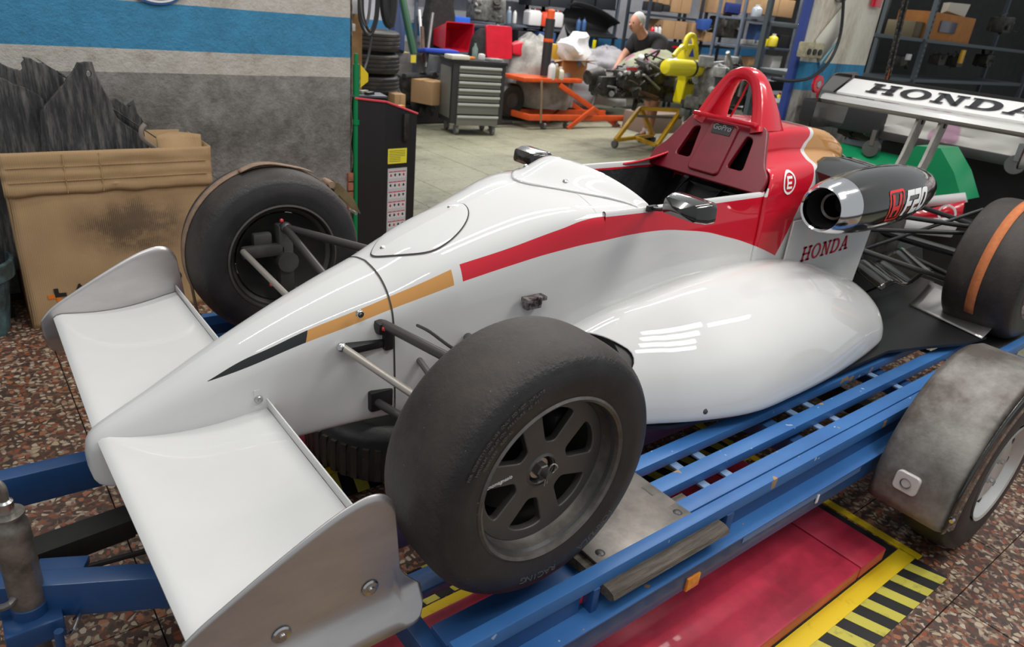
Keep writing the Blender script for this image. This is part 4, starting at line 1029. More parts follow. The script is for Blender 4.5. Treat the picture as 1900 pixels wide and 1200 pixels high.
m_jack = mat('worn grey cylinder', (.36, .33, .29), .38, metal=.7, var=.5, vscale=9, col2=(.13, .12, .105))
M().lathe([(0, -.165), (.0325, -.165), (.033, .065), (.031, .085), (.022, .098), (.022, .102), (.030, .104), (.030, .110), (.012, .112)], 32, Matrix.Translation((-.85, -.13, Z - .01))).build('jack_body', m_jack, tr)
M().lathe([(.030, -.165), (.0345, -.165), (.0345, -.125), (.030, -.12)], 32, Matrix.Translation((-.85, -.13, Z - .01))).build('jack_collar', m_blue, tr)
M().lathe([(.011, .10), (.015, .10), (.015, .138), (.010, .142), (0, .142)], 16, Matrix.Translation((-.85, -.13, Z - .01))).build('jack_cap', m_steel, tr)
M().tube([(-.85, -.13, Z + .125), (-.85, -.13, Z + .165), (-.875, -.11, Z + .185), (-.92, -.08, Z + .18)], .0085, sub=5, n=10).build('jack_handle', m_jack, tr)
cl = M(); cl.box((-.85, -.145, Z - .185), (.105, .085, .05), bev=.006); cl.build('jack_clamp', m_blue, tr)
cl = M(); cl.box((-.79, -.10, Z - .115), (.10, .09, .018), rz=-.45, bev=.003); cl.box((-.775, -.125, Z - .135), (.07, .05, .02), rz=-.45, bev=.003); cl.build('clamp_bracket', m_blue, tr)
M().cyl((-.815, -.215, Z - .215), (-.812, -.215, Z - .165), .009, n=14).build('clamp_pin', m_blue, tr)
M().tube([(-.80, -.2, Z - .2), (-.785, -.215, Z - .175), (-.77, -.19, Z - .165), (-.78, -.17, Z - .19)], .004, sub=4).build('clamp_spring', m_steel, tr)
M().cyl((-.94, -.02, Z - .04), (-.94, .14, Z - .04), .04, n=20).build('coupling_tube', mat('off white casting', (.5, .49, .46), .5, var=.4), tr)
M().tube([(-.93, -.12, Z - .12), (-.88, -.16, Z - .10), (-.865, -.10, Z - .095), (-.9, -.04, Z - .11), (-.95, -.08, Z - .12)], .008, sub=5, closed=True).build('safety_loop', m_rod, tr)
# spare wheel lying under the nose
sp = thing('spare_wheel', 'black treaded spare wheel lying flat under the racing car nose', 'wheel', (.28, .34, .0))
sp.parent = None
M().lathe(spline([(.16, .12), (.20, .08), (.27, .085), (.30, .12), (.305, .17), (.30, .22), (.27, .255), (.20, .26), (.16, .22)], 3), 64).build('tyre', m_rubber2, sp, angle=60)
M().lathe([(.165, .235), (.15, .215), (.05, .205), (0, .205)], 40).build('steel_rim', m_dark, sp)
for k in range(48):
    a = 2 * PI * k / 48
    M().box((0, 0, .17), (.012, .022, .12), T=Matrix.Rotation(a, 4, 'Z') @ Matrix.Translation((.300, 0, 0)), bev=.002).build('tread_block', m_rubber, sp)
M().box((0, 0, .04), (.2, .2, .08)).build('spare_carrier', m_dark, sp)
# ------------------------------------------------------------------ lashing straps
def strap(y, x0, r, a0, a1, name, label, m, wd=.032, ends=None, z0=DECK + .285, n=40):
    pts = []
    for k in range(n + 1):
        a = math.radians(a0 + (a1 - a0) * k / n); pts.append((x0 + r * math.cos(a), z0 + r * math.sin(a)))
    if ends: pts = [ends[0]] + pts + [ends[1]]
    o = M(); V = []
    for x, z in pts: V.append((x, z))
    o.grid(lambda u, v: (V[round(v * (len(V) - 1))][0], y + (u - .5) * wd, V[round(v * (len(V) - 1))][1]), 1, len(V) - 1)
    ob_ = o.build(name, m, solid=.003); ob_['label'] = label; ob_['category'] = 'strap'; return ob_
strap(-.655, 2.67, .2885, 215, -20, 'lashing_strap', 'orange webbing strap over the near rear tyre', m_orange_strap, wd=.036)
o = strap(.70, 0, .2835, 200, 10, 'lashing_strap', 'faded tan ratchet strap over the far front tyre', m_brown_strap, wd=.034, ends=((-.245, .42), (.33, .50)), z0=DECK + .28)
tl = M().grid(lambda u, v: (-.10 + .25 * v, .66 + .02 * v + .034 * u, DECK + .28 + .001 + math.sqrt(.29 ** 2 - (-.10 + .25 * v) ** 2) + .004 * math.sin(v * 7)), 2, 20)
tag(tl.build('strap_tail', m_brown_strap, solid=.003), 'loose tail of the tan ratchet strap lying on the far front tyre', 'strap')
rt = thing('ratchet_buckle', 'zinc plated ratchet buckle on the strap over the far front tyre', 'ratchet', (.225, .70, DECK + .28 + .150))
Tq = Matrix.Rotation(math.radians(46), 4, 'Y')
for s in (-1, 1):
    M().poly([rpoly([(-.055, .004), (.07, .004), (.11, .010), (.04, .032), (-.045, .032)], .01)], .003, Tq @ frame((0, s * .022, .02), (1, 0, 0), (0, 0, 1))).build('side_plate', m_yelzinc, rt)
M().cyl(tuple(Tq @ Vector((-.02, -.026, .028))), tuple(Tq @ Vector((-.02, .026, .028))), .014).build('spool', m_yelzinc, rt)
M().cyl(tuple(Tq @ Vector((-.055, -.03, .03))), tuple(Tq @ Vector((-.055, .03, .03))), .012).build('grip', m_brown_strap, rt)
M().cyl(tuple(Tq @ Vector((.09, -.024, .02))), tuple(Tq @ Vector((.09, .024, .02))), .006).build('pin', m_steel, rt)

# ------------------------------------------------------------------ lift control console by the wall end
cn = thing('control_console', 'tall black lift control console with red edging by the wall end', 'control console', (1.19, 2.42, 0))
foot = [(0, .08), (.0, .36), (.40, .36), (.405, .02), (.17, .0)]
zt_ = [.955, .955, .865, .87, .945]
b = M(); b.add([(x, y, 0) for x, y in foot] + [(x, y, z) for (x, y), z in zip(foot, zt_)], [(4, 3, 2, 1, 0), (5, 6, 7, 8, 9)] + [(i, (i + 1) % 5, 5 + (i + 1) % 5, 5 + i) for i in range(5)])
m_cons = mat('black powder coat', (.014, .014, .015), .5, var=.2, vscale=60)
b.build('console_body', m_cons, cn, angle=20)
def edge(a, b_): M().tube([a, b_], .007, n=6).build('red_edge', mat('coral red trim', (.70, .07, .09), .4), cn)
edge((0, .075, .957), (.17, -.003, .948)); edge((.17, -.003, .948), (.408, .018, .872))
M().box((.1, .14, .968), (.24, .16, .014), rz=-.2, bev=.004).build('console_lid', mat('slate plastic', (.06, .07, .09), .5), cn)
up_ = Vector((.235, .02, 0)).normalized(); Tf = frame((.17, -.002, 0), up_, (0, 0, 1))
M().poly([rect(.022, .565, .165, .66)], .002, Tf).build('yellow_notice', mat('yellow notice', (.80, .72, .05), .5), cn)
for k in range(7):
    M().poly([rect(.032, .645 - k * .011, .032 + (.12 if k < 4 else .085), .6475 - k * .011)], .0005, Tf @ Matrix.Translation((0, 0, .0015))).build('printed_line', BK, cn)
lb = M().poly([rect(.024, .10, .170, .535)], .002, Tf).build('pictogram_sheet', mat('grey white sheet', (.55, .55, .56), .45), cn)
random.seed(3)
for r in range(6):
    z = .505 - r * .066
    for c_ in range(4):
        x = .032 + c_ * .033
        M().poly([rect(x, z - .034, x + .029, z + .004)], .0006, Tf @ Matrix.Translation((0, 0, .0014))).build('pictogram_cell', mat('pale cell', (.68, .68, .68), .5), lb)
        M().poly([rect(x, z + .004, x + .029, z + .011)], .0006, Tf @ Matrix.Translation((0, 0, .0014))).build('red_heading', m_textr, lb)
        a = random.uniform(0, 3); q = M(); q.poly([[(x + .0145 + .010 * math.cos(a + t) * (1 if i % 2 else .55), z - .014 + .011 * math.sin(a + t)) for i, t in enumerate((0, 1.1, 2.2, 3.4, 4.6, 5.4))]], .0006, Tf @ Matrix.Translation((0, 0, .002)))
        q.build('pictogram', BK if (r + c_) % 3 else m_textr, lb)
M().box((.315, .002, .79), (.036, .022, .17), bev=.006, rz=.085).build('hanging_remote', mat('scuffed brown black plastic', (.035, .028, .024), .5, var=.6, vscale=40), cn)
for k, (c_, cc, lbx) in enumerate((((1.30, 2.52, .982), (.02, .02, .02), 'small black clip lying on the lift console lid'), ((1.28, 2.56, .985), (.35, .33, .25), 'small pale tool lying on the lift console lid'))):
    tag(M().box((0, 0, 0), (.07, .03, .02), bev=.004, rz=.5).build('hand_tool', mat('tool %d' % k, cc, .4)), lbx, 'tool', loc=c_)
ol = M().box((0, 0, 0), (.07, .04, .02), bev=.005, rz=.3)
tag(ol.build('orange_case', mat('orange plastic', (.7, .25, .02), .4)), 'small orange case on the sloping top of the lift console', 'case', loc=(1.50, 2.50, .905))
# ------------------------------------------------------------------ back of the workshop
CAMP = Vector((-.812, -1.576, 1.56)); RT = Matrix(_r)
def at(u, v, y=None, z=None, x=None):           # world point seen at (u, v) on the plane y (or z, or x) = value
    d = RT.transposed() @ Vector(((u - 950) / 1310, (v - 600) / 1310, 1))
    t = (y - CAMP.y) / d.y if y is not None else (z - CAMP.z) / d.z if z is not None else (x - CAMP.x) / d.x
    return CAMP + d * t
def span(u0, v0, u1, v1, y):                     # x0, x1, z0, z1 of a front face at depth y
    a = at(u0, v1, y=y); b = at(u1, v1, y=y); c = at((u0 + u1) / 2, v0, y=y); d = at((u0 + u1) / 2, v1, y=y)
    return a.x, b.x, d.z, c.z
struct(M().box((7.8, 9.3, 1.6), (15, .2, 3.2)).build('wall_back', mat('far wall paint', (.5, .5, .5), .8), smooth=False))
def backwall():
    m = MATS['far wall paint']; g = NG(m); geo = g.node('ShaderNodeNewGeometry'); P = geo.outputs['Position']; sx = g.node('ShaderNodeSeparateXYZ'); g.link(P, sx.inputs[0])
    n = g.noise(P, 1.5, 6, .7); z = sx.outputs[2]
    c = g.mix(g.gt(z, .86), g.ramp(n, (.3, (.16, .15, .14)), (.7, (.34, .33, .31))), g.ramp(n, (.3, (.34, .34, .37)), (.7, (.56, .57, .62))))
    c = g.mix(g.AND(g.gt(z, .95), g.lt(z, 1.14)), c, g.ramp(n, (.3, (.03, .16, .34)), (.7, (.05, .25, .50))))
    g.link(c, g.b.inputs['Base Color'])
backwall()
struct(M().box((15.3, 4.5, 1.6), (.2, 10, 3.2)).build('wall_right', mat('dark store wall', (.06, .058, .055), .9, var=.5, vscale=2), smooth=False))
struct(M().box((.95, 6.0, 1.6), (.15, 6.6, 3.2)).build('wall_side', MATS['far wall paint'], smooth=False))
# pillar with painted stripe
def pillarmat():
    m = mat('pillar plaster', (.5, .5, .45), .85); g = NG(m); geo = g.node('ShaderNodeNewGeometry'); P = geo.outputs['Position']; sx = g.node('ShaderNodeSeparateXYZ'); g.link(P, sx.inputs[0]); z = sx.outputs[2]
    mp = g.node('ShaderNodeMapping'); mp.inputs['Scale'].default_value = (4, 4, 1.2); g.link(P, mp.inputs[0])
    n = g.noise(mp.outputs[0], 1.6, 8, .75)
    c = g.mix(g.gt(z, 1.19), g.ramp(n, (.3, (.10, .09, .08)), (.5, (.28, .27, .24)), (.7, (.50, .49, .44))), g.ramp(n, (.28, (.30, .24, .17)), (.45, (.58, .54, .44)), (.6, (.70, .68, .58))))
    c = g.mix(g.AND(g.gt(z, 1.19), g.lt(z, 1.385)), c, g.ramp(n, (.3, (.03, .08, .12)), (.55, (.04, .25, .45)), (.8, (.06, .33, .56))))
    g.link(c, g.b.inputs['Base Color']); g.bump(n, .6, .02); return m
pl = M().box((4.585, 1.44, 1.6), (.83, .13, 3.2), bev=.01); po_ = pl.build('trim_pillar', pillarmat()); struct(po_)
P_y = 1.365
fp = thing('blue_post', 'thin blue steel post standing at the left edge of the striped pillar', 'post', (4.13, 1.46, 0))
M().box((0, 0, 1.1), (.05, .05, 2.2), bev=.004).build('post', mat('dark blue enamel', (.03, .06, .26), .4), fp)
M().cyl((.05, .02, 0), (.05, .02, 2.2), .012).build('copper_pipe', mat('rusty pipe', (.35, .16, .09), .5), fp)
def pb(name, u0, v0, u1, v1, y, dep, m, label, cat, bev=.01, group=None, rz=0, jit=0, extra=None):
    x0, x1, z0, z1 = span(u0, v0, u1, v1, y); w_ = x1 - x0; h_ = z1 - z0
    q = M().box((0, 0, h_ / 2), (w_, dep, h_), bev=min(bev, h_ * .3, w_ * .3))
    if jit: q.jitter(jit)
    if extra:
        t = thing(name, label, cat, ((x0 + x1) / 2, y + dep / 2, z0), rz, group); q.build('body', m, t, angle=40); extra(t, w_, h_, dep); return t
    o = q.build(name, m, angle=40); tag(o, label, cat, group, ((x0 + x1) / 2, y + dep / 2, z0), rz); return o
def flaps(t, w_, h_, d_):
    M().box((0, -d_ / 2 - .003, h_ * .5), (w_ * .02, .003, h_ * .98)).build('tape', mat('brown tape', (.30, .20, .10), .4), t)
    M().box((0, -.0, h_ + .003), (w_ * .98, .02, .004)).build('seam', mat('brown tape', (.3, .2, .1), .4), t)
def carton(u0, v0, u1, v1, y, label, dep=.3, group=None, rz=0): return pb('carton', u0, v0, u1, v1, y, dep, m_card2, label, 'box', .004, group, rz, extra=flaps)
def bottle(u, v0, v1, wpx, y, label, m, cap, group=None, name='bottle'):
    a = at(u, v1, y=y); b = at(u, v0, y=y); h_ = b.z - a.z; r = abs(at(u + wpx / 2, v1, y=y).x - at(u - wpx / 2, v1, y=y).x) * .42
    t = thing(name, label, 'bottle', (a.x, y, a.z), 0, group)
    M().lathe([(0, 0), (r * .95, 0), (r, .01), (r, h_ * .62), (r * .9, h_ * .72), (r * .4, h_ * .86), (r * .36, h_ * .9)], 16).build('bottle_body', m, t)
    M().lathe([(r * .42, h_ * .88), (r * .42, h_), (0, h_)], 12).build('cap', cap, t); return t
def jerry(u0, v0, u1, v1, y, label, m, cap):
    x0, x1, z0, z1 = span(u0, v0, u1, v1, y); w_ = x1 - x0; h_ = z1 - z0
    t = thing('canister', label, 'canister', ((x0 + x1) / 2, y + .08, z0))
    M().loft([[(x * k, yy * k, z) for x, yy in rpoly([(-w_ / 2, -.09), (w_ / 2, -.09), (w_ / 2, .09), (-w_ / 2, .09)], .03)] for z, k in ((0, .95), (.02, 1), (h_ * .72, 1), (h_ * .85, .75), (h_ * .86, .7))]).build('canister_body', m, t)
    M().tube([(-w_ * .3, 0, h_ * .8), (-w_ * .2, 0, h_ * .98), (w_ * .1, 0, h_ * .98), (w_ * .15, 0, h_ * .84)], .012, sub=4).build('handle', m, t)
    M().cyl((w_ * .3, 0, h_ * .8), (w_ * .3, 0, h_ * .95), .025).build('cap', cap, t); return t
m_shelf = mat('grey blue shelf steel', (.16, .19, .25), .45, metal=.4, var=.2)
m_shelf2 = mat('dark shelf steel', (.05, .06, .075), .5, metal=.4)
def shelf(x0, x1, y, dep, zs, label, m=None, top=2.2, xs=None):
    m = m or m_shelf; t = thing('shelving_unit', label, 'shelf', (x0, y, 0)); L = x1 - x0
    for x in (xs or (0, L)):
        for yy in (0, dep):
            M().box((x, yy, top / 2), (.045, .045, top)).build('upright', m, t)
    for z in zs: M().box((L / 2, dep / 2, z), (L, dep, .035), bev=.004).build('shelf_board', m, t)
    return t
def clutter(name, c, r, label, m, cat='engine part', group=None, sc=(1, 1, 1), n=14, seed=1, rz=0):   # lumpy machine part: cylinders, boxes and pipes welded as one thing with parts
    rnd = random.Random(seed); t = thing(name, label, cat, c, rz, group)
    a = M(); a.box((0, 0, r * .5 * sc[2]), (r * 1.2 * sc[0], r * .9 * sc[1], r * .8 * sc[2]), bev=r * .1)
    a.jitter(r * .08, 5); a.build('casting', m[0], t)
    for k in range(n):
        p = Vector((rnd.uniform(-.7, .7) * r * sc[0], rnd.uniform(-.6, .5) * r * sc[1], rnd.uniform(.1, 1.0) * r * sc[2])); q = M(); kind = rnd.choice('cbtc')
        if kind == 'c':
            d = Vector((rnd.uniform(-1, 1), rnd.uniform(-1, .2), rnd.uniform(-.3, .6))).normalized() * r * rnd.uniform(.1, .3); q.cyl(p, p + d, r * rnd.uniform(.06, .16), n=14)
            q.cyl(p + d, p + d * 1.15, r * .05, n=10)
        elif kind == 'b': q.box(p, (r * rnd.uniform(.1, .35), r * rnd.uniform(.1, .3), r * rnd.uniform(.08, .25)), rz=rnd.uniform(0, 3), bev=r * .02)
        else:
            q.tube([p, p + Vector((rnd.uniform(-.4, .4), -.2, rnd.uniform(-.1, .3))) * r, p + Vector((rnd.uniform(-.6, .6), -.25, rnd.uniform(-.3, .3))) * r], r * rnd.uniform(.02, .05), sub=5, n=8)
        q.build({'c': 'pulley', 'b': 'bracket', 't': 'hose'}[kind], m[1 + rnd.randrange(len(m) - 1)], t)
    return t
m_iron = mat('oily cast iron', (.085, .08, .07), .5, metal=.5, var=.6, vscale=12)
m_al = mat('dull cast aluminium', (.26, .26, .245), .45, metal=.6, var=.5, vscale=14)
m_al_l = mat('pale cast aluminium', (.45, .45, .43), .45, metal=.4, var=.4, vscale=14)
m_rust = mat('rusty brown part', (.16, .08, .05), .7, var=.5)
m_blk2 = mat('black plastic', (.02, .02, .022), .5)
m_grn = mat('green plastic', (.01, .28, .11), .35)
m_tarp = mat('grey dust sheet', (.36, .35, .32), .9, var=.3, vscale=4, col2=(.20, .195, .18))
m_tarp2 = mat('lilac grey dust sheet', (.33, .32, .34), .9, var=.2, vscale=4)
m_yb = mat('yellow bodywork', (.78, .66, .01), .25, coat=.6)
m_ystand = mat('yellow stand paint', (.72, .40, .01), .4, var=.2)
m_orl = mat('orange lift paint', (.72, .10, .02), .4, var=.2)
m_wp = mat('white plastic', (.62, .62, .62), .45)
m_dkblue = mat('dark blue crate', (.03, .08, .22), .5)
MACH = (m_iron, m_iron, m_al, m_blk2, m_al_l, m_iron)

# stack of road tyres
for k in range(5):
    ty = thing('tyre', 'road tyre in the tall stack by the wall end, %s' % ('second from the bottom', 'third from the bottom', 'middle of the ones in view', 'second from the top', 'topmost under the hanging cables')[k], 'tyre', (3.02, 5.85, .06 + .225 * k), .3 * k, 'stacked road tyres')
    M().lathe(spline([(.18, .03), (.24, .0), (.29, .012), (.312, .035), (.315, .11), (.312, .185), (.29, .208), (.24, .22), (.18, .19)], 3), 48).build('tyre_casing', m_rubber2, ty, angle=60)
    for j in range(4):
        M().lathe([(.3155, .045 + .04 * j), (.320, .048 + .04 * j), (.320, .070 + .04 * j), (.3155, .073 + .04 * j)], 48).build('tread_rib', m_rubber, ty)
pal = M().box((3.02, 5.85, .03), (.7, .7, .06), bev=.01); tag(pal.build('pallet', m_rust), 'low brown pallet under the stack of tyres', 'pallet')
# hanging cables
for k, (u, w_, vb, lab) in enumerate(((684, 40, 66, 'widest loop of black cable hanging over the tyre stack'), (686, 30, 58, 'middle loop of black cable hanging over the tyre stack'), (678, 22, 47, 'smallest loop of grey cable hanging over the tyre stack'), (722, 20, 44, 'bundle of thick black hose hanging right of the cable loops'))):
    a = at(u - w_ / 2, -40, y=5.2); b = at(u, vb, y=5.2); c = at(u + w_ / 2, -40, y=5.2)
    pts = [a, (a * .9 + Vector((b.x, 5.2, b.z)) * .1), Vector((a.x + .02, 5.2, b.z + (a.z - b.z) * .3)), b, Vector((c.x - .02, 5.2, b.z + (a.z - b.z) * .3)), c]
    r_ = .014 if k < 3 else .05
    tag(M().tube(pts, r_, sub=8, n=8).build('hanging_cable', m_blk2 if k != 2 else m_rod), lab, 'cable')
tag(M().tube([at(690, 68, y=5.2), at(682, 110, y=5.15), at(665, 160, y=5.0), at(660, 185, y=4.9)], .014, sub=6).build('dangling_cable', m_blk2), 'single black cable dangling down in front of the tyres', 'cable')
for k, (u0, u1, v1, mm, lb) in enumerate(((650, 664, 26, m_wp, 'white electrical box on the wall end left of the cables'), (651, 660, 58, m_wp, 'small white switch below the white electrical box'))):
    pb('switch_box', u0, v1 - (28 if k == 0 else 14), u1, v1, 5.3, .08, mm, lb, 'switch box')
p = at(657, 60, y=5.40); tag(M().box((p.x, 5.387, 1.1), (.14, .05, 2.2), bev=.005).build('timber_post', mat('orange brown timber', (.36, .20, .08), .7, var=.3)), 'orange brown timber post carrying the white switch boxes', 'post')
# leaning rods and tubes
rods = [((745, -10), (768, 100), 6.6, .045, mat('dark green tube', (.01, .07, .03), .4), 'thick dark green tube leaning on the back wall'), ((778, 18), (785, 110), 7.2, .018, m_wp, 'white rod standing beside the dark green tube'), ((803, 24), (790, 125), 6.9, .02, m_rod, 'long pale grey rod leaning in front of the black seat'),
        ((783, 50), (786, 115), 7.0, .025, m_rust, 'brown wooden stick between the white and pale rods'), ((738, 0), (735, 95), 6.8, .1, mat('navy sheet', (.015, .04, .13), .6), 'dark blue roll standing behind the tyre stack')]
for (a, b, y, r, m, lb) in rods:
    A_, B_ = at(*a, y=y), at(*b, y=y - .2); tag(M().tube([A_, B_], r, n=10).build('leaning_rod', m), lb, 'rod')
# engine with cooling fan, box of filters and oil carton on it
en = clutter('engine', (4.25, 7.0, .22), .42, 'dark car engine with a radiator fan standing behind the tyre stack', MACH, 'engine', seed=5, n=22)
M().box((4.25 - 4.25, 0, -.1), (.7, .5, .22)).build('engine_stand', m_blk2, en)
fc = Vector((-.02, -.36, .12))
fn = M(); fn.cyl(fc, fc + Vector((0, .08, 0)), .06, n=18); fn.build('fan_hub', m_al, en)
for k in range(7):
    a = 2 * PI * k / 7; d = Vector((math.cos(a), 0, math.sin(a))); n_ = Vector((-d.z, .35, d.x)) * .05
    M().add([fc + d * .06 - n_, fc + d * .06 + n_, fc + d * .23 + n_ * 1.5, fc + d * .23 - n_ * 1.3], [(0, 1, 2, 3)]).build('fan_blade', m_blk2, en, solid=.006)
bxo = pb('parts_carton', 735, 98, 772, 118, 6.6, .3, mat('dark printed carton', (.17, .16, .17), .5, var=.3), 'dark printed carton with yellow corner lying askew on the engine', 'box', rz=.2, extra=lambda t, w_, h_, d: (M().box((w_ * .28, -d / 2 - .002, h_ * .45), (w_ * .3, .004, h_ * .7)).build('yellow_label', mat('yellow label', (.7, .6, .05), .5), t), M().box((-w_ * .2, 0, h_ + .002), (w_ * .5, d * .9, .004)).build('yellow_top', mat('yellow label', (.7, .6, .05), .5), t)))
carton(790, 152, 826, 195, 6.35, 'brown carton leaning beside the left side of the tool cabinet', .35, rz=.35)
carton(732, 175, 752, 200, 5.4, 'small open orange brown carton behind the lift console', .2)
gs_ = M().box((0, 0, 0), (.03, .3, .5), rz=.3); tag(gs_.build('grey_board', mat('grey board', (.25, .27, .28), .6)), 'grey board leaning between the engine and the tool cabinet', 'board', loc=tuple(at(806, 140, y=6.9)))
# black car seat standing up, blue crate, red trays, mannequin bodywork
ss = thing('bucket_seat', 'black upholstered car seat standing against the back wall', 'seat', tuple(at(812, 100, y=7.6)))
M().loft([[(x * k, yy, z) for x, yy in rpoly([(-.24, -.08), (.24, -.08), (.24, .1), (-.24, .1)], .05)] for z, k in ((0, .9), (.1, 1), (.5, .98), (.62, .85), (.68, .8), (.82, .95), (.88, .7))]).build('seat_back', m_cloth_black, ss, angle=70)
M().box((0, -.2, -.03), (.5, .45, .14), bev=.05).build('seat_base', m_cloth_black, ss)
pb('blue_crate', 831, 31, 872, 50, 7.9, .35, mat('bright blue plastic', (.02, .12, .62), .4), 'bright blue plastic crate on the shelf above the red tray', 'crate')
m_rtray = mat('red moulded plastic', (.55, .01, .03), .35, var=.15, coat=.2)
x0, x1, z0, z1 = span(839, 45, 889, 98, 6.9)
tr1 = M(); hh_ = z1 - z0; ww_ = x1 - x0
tr1.loft([[(x * k * ww_ - .10 * (1 - k) * ww_, yy, z * k * hh_ + (1 - k) * .25 * hh_) for x, z in rpoly([(-.5, 0), (.5, 0), (.5, 1), (-.5, 1)], .06)] for yy, k in ((-.02, 1.05), (-.02, 1), (.15, .85), (.38, .62), (.40, .60))], cap=False)
tr1.add([(x * .6 * ww_ - .04 * ww_, .40, z * .6 * hh_ + .1 * hh_) for x, z in ((-.5, 0), (.5, 0), (.5, 1), (-.5, 1))], [(0, 1, 2, 3)])
tag(tr1.build('red_tray', m_rtray), 'red plastic tub tilted open behind the tool cabinet', 'tub', 'red plastic panels', loc=((x0 + x1) / 2, 7.1, z0))
x0, x1, z0, z1 = span(902, 48, 948, 108, 6.8)
rp = M().poly([rpoly([(0, 0), (x1 - x0, 0), (x1 - x0, z1 - z0), (0, z1 - z0)], .04)], .03, frame((0, 0, 0), (1, 0, 0), (0, .15, 1)), bev=.006)
tag(rp.build('moulded_panel', m_rtray), 'flat red moulded panel standing right of the red tub', 'panel', loc=(x0, 6.8, z0))
x0, x1, z0, z1 = span(946, 82, 975, 105, 6.9)
rp = M().loft([[(x, yy * k, z * k) for yy, z in rpoly([(-.1, -.06), (.1, -.08), (.06, .12), (-.06, .12)], .03)] for x, k in ((0, .7), (.12, 1.1), (.26, .9), (.36, .3))])
tag(rp.build('red_cowl', m_rtray), 'small glossy red pointed cowl right of the flat red panel', 'body panel', loc=(x0, 6.9, z0 + .08))
js = M(); p0 = at(895, 52, y=6.9)
js.loft([[(x * k, yy * k, -z) for x, yy in rpoly([(-.13, -.06), (.13, -.06), (.13, .08), (-.13, .08)], .05)] for z, k in ((0, .35), (.06, .7), (.14, 1), (.35, 1.3), (.5, 1.2))]); js.jitter(.02, 5)
tag(js.build('black_jacket', m_cloth_black), 'black jacket hanging between the red tub and the red panel', 'jacket', loc=tuple(p0))
# tool cabinet
tc_ = thing('tool_cabinet', 'grey wheeled tool cabinet with seven drawers and black frame', 'cabinet', (4.20, 5.98, 0), -.22)
W_, D_, H_ = .70, .46, .86
m_cab = mat('charcoal cabinet steel', (.045, .045, .045), .45, metal=.3); m_cabg = mat('warm grey drawer', (.20, .20, .18), .4, metal=.3); m_pull = mat('pale drawer pull', (.60, .61, .57), .35, metal=.3)
M().box((W_ / 2, D_ / 2, .50), (W_, D_, .72), bev=.01).build('cabinet_body', m_cab, tc_)
M().box((W_ / 2, D_ / 2, .875), (W_ + .03, D_ + .03, .045), bev=.012).build('cabinet_top', m_blk2, tc_)
M().box((-.008, D_ / 2, .5), (.008, D_ * .8, .6), bev=.003).build('side_panel', m_cabg, tc_)
zz_ = [.82, .73, .645, .56, .475, .39, .24]; hs = [.085, .08, .08, .08, .08, .14, .13]
for z, h in zip(zz_, hs):
    dz = M().box((W_ / 2, -.012, z - h / 2 + .01), (W_ * .80, .026, h - .010), bev=.004).build('drawer', m_cabg, tc_)
    M().box((W_ / 2, -.034, z - .008), (W_ * .80, .024, .028), bev=.006).build('drawer_pull', m_pull, dz)
for x in (.1, W_ - .1):
    for y in (.06, D_ - .06):
        c_ = M().cyl((x - .018, y, .06), (x + .018, y, .06), .058, n=20).build('castor', mat('grey castor wheel', (.22, .22, .21), .5), tc_)
        M().box((x, y, .11), (.03, .05, .06)).build('castor_fork', m_steel, c_)
def ontop(name, u, v, y, d, m, label, cat, rz=0):
    p = at(u, v, y=y); o = M().box((0, 0, d[2] / 2), d, bev=min(d) * .25).build(name, m); tag(o, label, cat, loc=(p.x, y, .898), rz=rz)
ontop('paper_stack', 848, 112, 6.0, (.26, .18, .05), mat('cream paper', (.6, .57, .48), .8), 'cream papers on the left of the tool cabinet top', 'papers')
ontop('orange_rag', 872, 118, 6.05, (.10, .08, .03), mat('orange cloth', (.7, .22, .03), .8), 'small orange rag on the tool cabinet top', 'rag')
ontop('white_cup', 893, 115, 5.98, (.07, .07, .075), m_wp, 'white cup on the tool cabinet top', 'cup')
ontop('spanner_tray', 915, 120, 5.95, (.2, .12, .03), m_al_l, 'tray of small parts at the right of the tool cabinet top', 'tray')
p = at(880, 115, y=6.1)
tb_ = thing('spray_bottle', 'grey green glass bottle standing on the tool cabinet top', 'bottle', (p.x, 6.1, .898))
M().lathe([(0, 0), (.035, 0), (.036, .12), (.014, .16), (.014, .2)], 16).build('bottle_body', mat('grey green glass', (.15, .22, .2), .2), tb_); M().lathe([(.016, .19), (.016, .22), (0, .22)], 10).build('cap', m_blk2, tb_)
tag(M().box((0, 0, 0), (.5, .25, .05), bev=.02).jitter(.03, 6).build('blue_cloth', mat('royal blue cloth', (.02, .06, .42), .8)), 'royal blue cloth heaped behind the tool cabinet', 'cloth', loc=tuple(at(812, 95, y=6.7)))
# bag of engine parts on the shelf
eb = clutter('engine_block', tuple(at(900, 45, y=8.3)), .42, 'grey engine casting standing on the shelf above the red trays', (m_al, m_al, m_al_l, m_iron), 'engine', seed=9, n=16, sc=(1.2, .8, 1))
